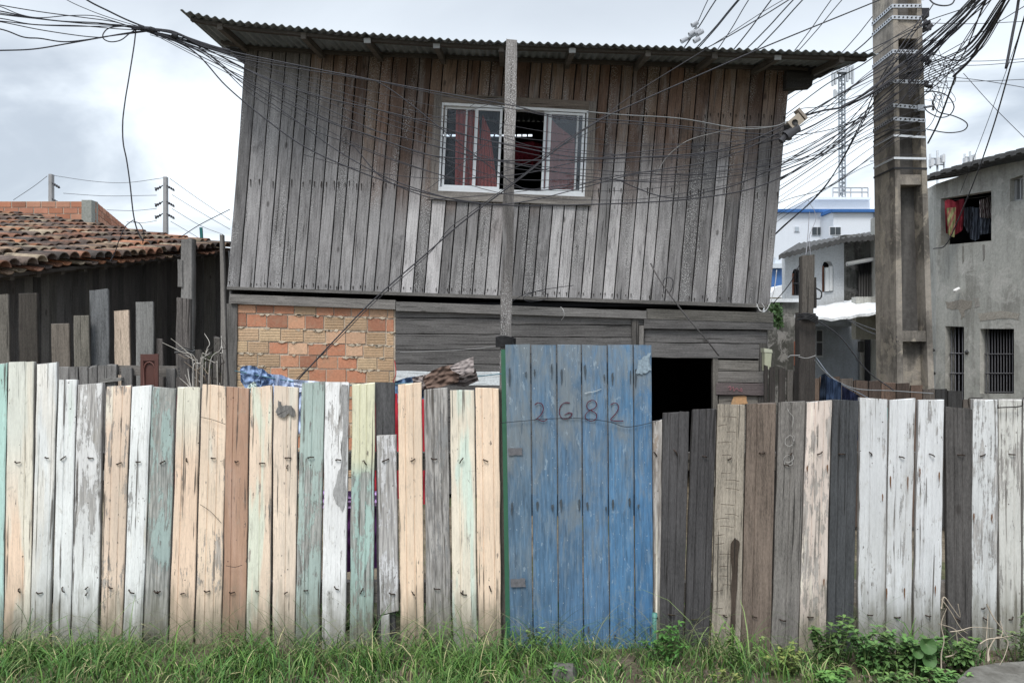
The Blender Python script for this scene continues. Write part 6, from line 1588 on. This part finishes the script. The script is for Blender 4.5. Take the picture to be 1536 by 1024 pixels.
# ------------------------------------------------------------------ plants
def grass():
    mb = MB(); 
    def blade(x, y, L, bend, az, w, c, nseg=5):
        vs = []; fs = []; p = Vector((x, y, -.02)); a = R.uniform(.0, .25)
        dx, dy = math.cos(az), math.sin(az); th = a
        side = Vector((-dy, dx, 0)) if R.random() < .5 else Vector((1, 0, 0))
        for i in range(nseg+1):
            t = i/nseg; ww = w*(1-t**1.7)+.0004
            vs += [p-side*ww, p+side*ww]
            st = L/nseg; p = p+Vector((math.sin(th)*dx, math.sin(th)*dy, math.cos(th)))*st; th += bend/nseg*(1+t)
            if i < nseg: fs.append((2*i, 2*i+1, 2*i+3, 2*i+2))
        mb.add(vs, fs, c, None, None, False)
    GC = [(.060, .135, .026), (.045, .11, .022), (.085, .17, .034), (.115, .20, .05), (.16, .22, .08), (.034, .085, .022), (.07, .16, .04)]
    N = 0
    def dens(x):
        return (1 if x < .75 else (.62 if x < 1.55 else .25))*(.75+.5*noise.noise(Vector((x*2.3, 4, 0))))
    tufts = []
    for _ in range(3000):
        x = R.uniform(-4.3, 4.3); y = R.uniform(2.75, 3.84) if R.random() < .85 else R.uniform(3.9, 4.6)
        if y < 3.3 and R.random() < .35: continue
        if R.random() > dens(x): continue
        if x > 2.0 and y < 3.64: continue
        if x > 1.0 and y < 3.5+.1*noise.noise(Vector((x*2, 0, 0))) and R.random() < .7: continue
        tufts.append((x, y))
    for x, y in tufts:
        n = R.randint(8, 17); base = R.uniform(0, 6.28); s = R.uniform(.7, 1.15)*(1+.75*noise.noise(Vector((x*2.1, y*1.5, 5))))
        tall = y > 3.45
        c0 = R.choice(GC)
        for _ in range(n):
            L = R.uniform(.10, .25)*s*((.8 if y > 3.65 else 1.0) if tall else .8)
            if R.random() < .06 and tall: L *= 1.8
            az = base+R.uniform(-1.6, 1.6) if R.random() < .6 else R.uniform(0, 6.28)
            c = vary(R.choice([c0, c0, R.choice(GC)]), .25)
            if R.random() < .07: c = vary((.34, .32, .17), .2)
            yy = y+R.uniform(-.05, .05)
            blade(x+R.uniform(-.05, .05), min(yy, 3.845) if yy < 3.87 else yy, L, R.uniform(1.1, 3.0), az if az else 0, R.uniform(.0017, .0036), c)
    # long arching stalks against the fence
    for _ in range(800):
        x = R.uniform(-3.4, 2.2); 
        if R.random() > (1 if x < 1 else .5): continue
        blade(x, R.uniform(3.6, 3.82), R.uniform(.25, .45), R.uniform(.8, 2.4), R.choice([R.uniform(-.6, .5), math.pi+R.uniform(-.5, .6)]), .0013, vary(R.choice([(.10, .15, .06), (.18, .18, .10), (.06, .10, .04)]), .2), 9)
    # low ground mat
    for _ in range(9000):
        x = R.uniform(-4.2, 4.2); y = R.uniform(2.7, 3.84)
        if x > 1.98 and y < 3.62: continue
        if x > 1.2 and R.random() < .5: continue
        blade(x, y, R.uniform(.03, .09), R.uniform(.4, 2), R.uniform(0, 6.28), R.uniform(.0015, .003), vary(R.choice(GC+[(.20, .19, .10), (.14, .12, .07)]), .3), 3)
    return mb.build('grass', 'grass', kind='stuff')
grass()
def leafmesh(mb, p, d, L, w, col, fold=.25, n=5):
    # a pointed oval leaf with a folded midrib
    d = d.normalized(); s = d.cross(Vector((0, 0, 1)))
    if s.length < .1: s = Vector((1, 0, 0))
    s.normalize(); u = s.cross(d)
    vs = []; fs = []
    for i in range(n+1):
        t = i/n; ww = w*math.sin(math.pi*min(1, t*.95+.03))**.8
        c = p+d*(L*t)-Vector((0, 0, L*.35*t*t))
        vs += [c-s*ww+u*ww*fold, c, c+s*ww+u*ww*fold]
    for i in range(n):
        a = 3*i; fs += [(a, a+1, a+4, a+3), (a+1, a+2, a+5, a+4)]
    mb.add(vs, fs, col)
def weed(px, D, H, n, spread, leaf, col, lab, nm='weed', group=None, twig=False, narrow=.42, cat='weed', xr_=1):
    root = thing(nm, (P(px, 0, D).x, D, 0), lab, cat, group)
    st = MB(); lf_ = MB(); x0 = P(px, 0, D).x
    for k in range(n):
        a = R.uniform(0, 6.28); sp_ = spread*R.uniform(.2, 1)
        tip = Vector((x0+math.cos(a)*sp_, D+math.sin(a)*sp_*.5*xr_, H*R.uniform(.45, .85)))
        b = Vector((x0+math.cos(a)*sp_*.25, D+math.sin(a)*.02, -.02)); m = b.lerp(tip, .5)+Vector((R.uniform(-.02, .02), R.uniform(-.02, .02), H*.08))
        if D < FD: 
            for v in (tip, m): v.y = min(v.y, FD-.05)
        q = spline([b, m, tip], 6); st.tube(q, .0035, vary((.12, .16, .06), .2), 5, .0012)
        for i in range(2, len(q)):
            for sd in range(2):
                an = R.uniform(0, 6.28); d_ = Vector((math.cos(an), math.sin(an)*.8, R.uniform(-.1, .7)))
                pp = q[i]
                leafmesh(lf_, pp, d_, leaf*R.uniform(.4, .9), leaf*narrow*.5*R.uniform(.8, 1.2), vary(col, .35))
        for _ in range(3):
            an = R.uniform(0, 6.28); leafmesh(lf_, q[-1], Vector((math.cos(an), math.sin(an), .6)), leaf*.8, leaf*narrow*.4, vary((col[0]*1.5, col[1]*1.35, col[2]*1.3), .2))
    st.build('stem', 'leaf', root); lf_.build('foliage', 'leaf', root); return root
LG = (.07, .135, .04)
weed(1003, 3.66, .24, 9, .13, .05, (.06, .155, .035), 'bright green weed with narrow leaves at the right foot of the gate', narrow=.3)
weed(1242, 3.68, .27, 13, .14, .05, LG, 'leafy green weed below the blackened board')
weed(1300, 3.62, .22, 12, .16, .05, (.07, .15, .045), 'spreading green weed below the first tall white board')
weed(1342, 3.6, .20, 13, .16, .055, LG, 'dense weed under the board with two rust runs')
weed(1392, 3.58, .19, 12, .15, .06, (.055, .13, .035), 'dark green weed under the board with rust runs below its nail')
weed(1440, 3.62, .16, 10, .14, .05, LG, 'low weed below the short dark grey board')
weed(1250, 3.45, .08, 7, .10, .05, (.08, .18, .045), 'small bright rosette weed in front of the pinkish board')
weed(1350, 3.42, .07, 9, .14, .045, LG, 'low creeping weed on the bare soil, left of the slab')
weed(1415, 3.46, .07, 9, .12, .045, (.08, .17, .05), 'low creeping weed touching the concrete slab')
weed(1180, 3.6, .15, 8, .13, .035, (.13, .17, .05), 'yellowish small leaved weed below the chalked board')
weed(1110, 3.6, .22, 7, .14, .03, (.10, .15, .05), 'thin weed with tiny leaves below the brown board')
weed(800, 3.68, .22, 6, .10, .03, (.10, .17, .05), 'thin stalked weed with small yellow buds in front of the gate')
weed(840, 3.5, .09, 6, .10, .04, (.07, .15, .045), 'low three leaved plant in the grass before the gate')
weed(1530, 3.7, .27, 8, .12, .035, (.09, .13, .06), 'thin green weed climbing the last white boards')
weed(1090, 3.42, .09, 6, .10, .03, (.13, .16, .05), 'pale yellow green seedlings on the soil below the brown board')
# big round leaves
bl_ = thing('broad_leaf_plant', (P(1390, 0, 3.5).x, 3.5, 0), 'plant with a few large round leaves between the weeds', 'plant')
mb = MB(); ms = MB()
for px, py, s_ in ((1389, 965, .04), (1391, 987, .035), (1374, 976, .026)):
    c = P(px, py, 3.52); ms.tube([Vector((c.x, c.y+.02, -.02)), c], .003, (.1, .15, .06), 5)
    n = 14; vs = [c+Vector((0, .004, 0))]
    for k in range(n):
        a = 2*math.pi*k/n; rr = s_*(1-.25*(abs(math.sin(a/2+.8)) > .97)); vs.append(c+Vector((math.cos(a)*rr, math.sin(a)*rr*.35-.02, math.sin(a)*rr*.95)))
    mb.add(vs, [(0, k+1, (k+1) % n+1) for k in range(n)], (.05, .11, .032))
ms.build('stem', 'leaf', bl_); mb.build('leaf', 'leaf', bl_)
# bare twigs
def bare(px, lab, segs, r=.0035):
    mb = MB()
    for s_ in segs: mb.tube(spline([P(x, y, d) for x, y, d in s_], 6), r*R.uniform(.7, 1.2), vary((.34, .29, .23), .2), 5, r*.35)
    mb.build('dry_twig', 'twig', label=lab, cat='twig')
bare(1420, 'pale bare twigs arching left in front of the short dark board', [[(1412, 1005, 3.5), (1412, 980, 3.55), (1416, 960, 3.6), (1412, 935, 3.65), (1420, 912, 3.7)], [(1408, 935, 3.7), (1430, 942, 3.68), (1445, 955, 3.65), (1462, 965, 3.6)], [(1411, 897, 3.75), (1425, 915, 3.72), (1440, 940, 3.7), (1452, 950, 3.68)],
     [(1425, 947, 3.6), (1440, 945, 3.62), (1460, 940, 3.65), (1490, 942, 3.66)], [(1418, 985, 3.6), (1432, 980, 3.6), (1436, 965, 3.6), (1434, 945, 3.6)], [(1440, 1000, 3.6), (1448, 985, 3.6), (1455, 982, 3.6), (1450, 988, 3.6)], [(1412, 912, 3.7), (1416, 895, 3.7), (1428, 910, 3.7), (1440, 925, 3.7), (1437, 905, 3.7)]])
bare(1490, 'pale bare twigs bent over the foot of the ragged white board', [[(1482, 992, 3.55), (1483, 975, 3.6), (1492, 958, 3.62), (1500, 955, 3.63), (1512, 962, 3.62), (1506, 985, 3.58), (1496, 1002, 3.55)], [(1480, 905, 3.7), (1490, 925, 3.68), (1505, 945, 3.66), (1515, 958, 3.64)], [(1470, 965, 3.62), (1482, 958, 3.62), (1500, 956, 3.62), (1520, 952, 3.64)],
     [(1500, 960, 3.63), (1504, 945, 3.66), (1500, 930, 3.7)], [(1484, 990, 3.6), (1480, 960, 3.64), (1482, 920, 3.7)]])
# slab and litter
mb = MB(); poly = [(2.02, 3.34), (2.14, 3.49), (2.34, 3.58), (2.7, 3.64), (3.6, 3.66), (3.8, 3.3), (3.7, 2.5), (2.1, 2.4), (1.98, 2.9)]
q = []
for i in range(len(poly)):
    a = Vector((*poly[i], 0)); b = Vector((*poly[(i+1) % len(poly)], 0)); q += [a, a.lerp(b, .33)+Vector((R.uniform(-.02, .02), R.uniform(-.02, .02), 0)), a.lerp(b, .66)+Vector((R.uniform(-.02, .02), R.uniform(-.02, .02), 0))]
n = len(q); mb.add([p+Vector((0, 0, .045)) for p in q]+[p*1.0+Vector((0, 0, -.05)) for p in q], [tuple(range(n))]+[(i, (i+1) % n, n+(i+1) % n, n+i) for i in range(n)], (.25, .24, .22))
mb.build('concrete_slab', 'stone', label='broken edge of a concrete slab in the bottom right corner', cat='slab')
mb = MB()
for _ in range(420):
    x = R.uniform(.9, 3.3); y = R.uniform(3.2, 3.8); s_ = R.uniform(.003, .010); c = Vector((x, y, .02+.05*noise.noise(Vector((x*.8, y*.8, 0)))))
    f = R.uniform(0, 3); a = Vector((math.cos(f), math.sin(f), .2))*s_; b = Vector((-math.sin(f), math.cos(f), .1))*s_*.7; u = Vector((0, 0, s_*.6))
    mb.hexa([c-a-b, c+a-b, c+a+b, c-a+b], [c-a*.6-b*.6+u, c+a*.6-b*.6+u, c+a*.6+b*.6+u, c-a*.6+b*.6+u], vary(R.choice([(.13, .115, .09), (.08, .065, .05), (.17, .14, .10), (.06, .05, .035)]), .3))
mb.build('dry_litter', 'mortar', kind='stuff')
mb = MB(); c = P(845, 1012, 3.48); c.z = .02; mb.hexa([c+Vector((-.06, -.04, 0)), c+Vector((.05, -.05, 0)), c+Vector((.07, .05, 0)), c+Vector((-.05, .05, 0))], [c+Vector((-.05, -.03, .05)), c+Vector((.04, -.035, .045)), c+Vector((.05, .04, .05)), c+Vector((-.04, .04, .055))], (.11, .105, .095)); mb.build('stone', 'mortar', label='grey stone lying in the grass before the gate', cat='stone')
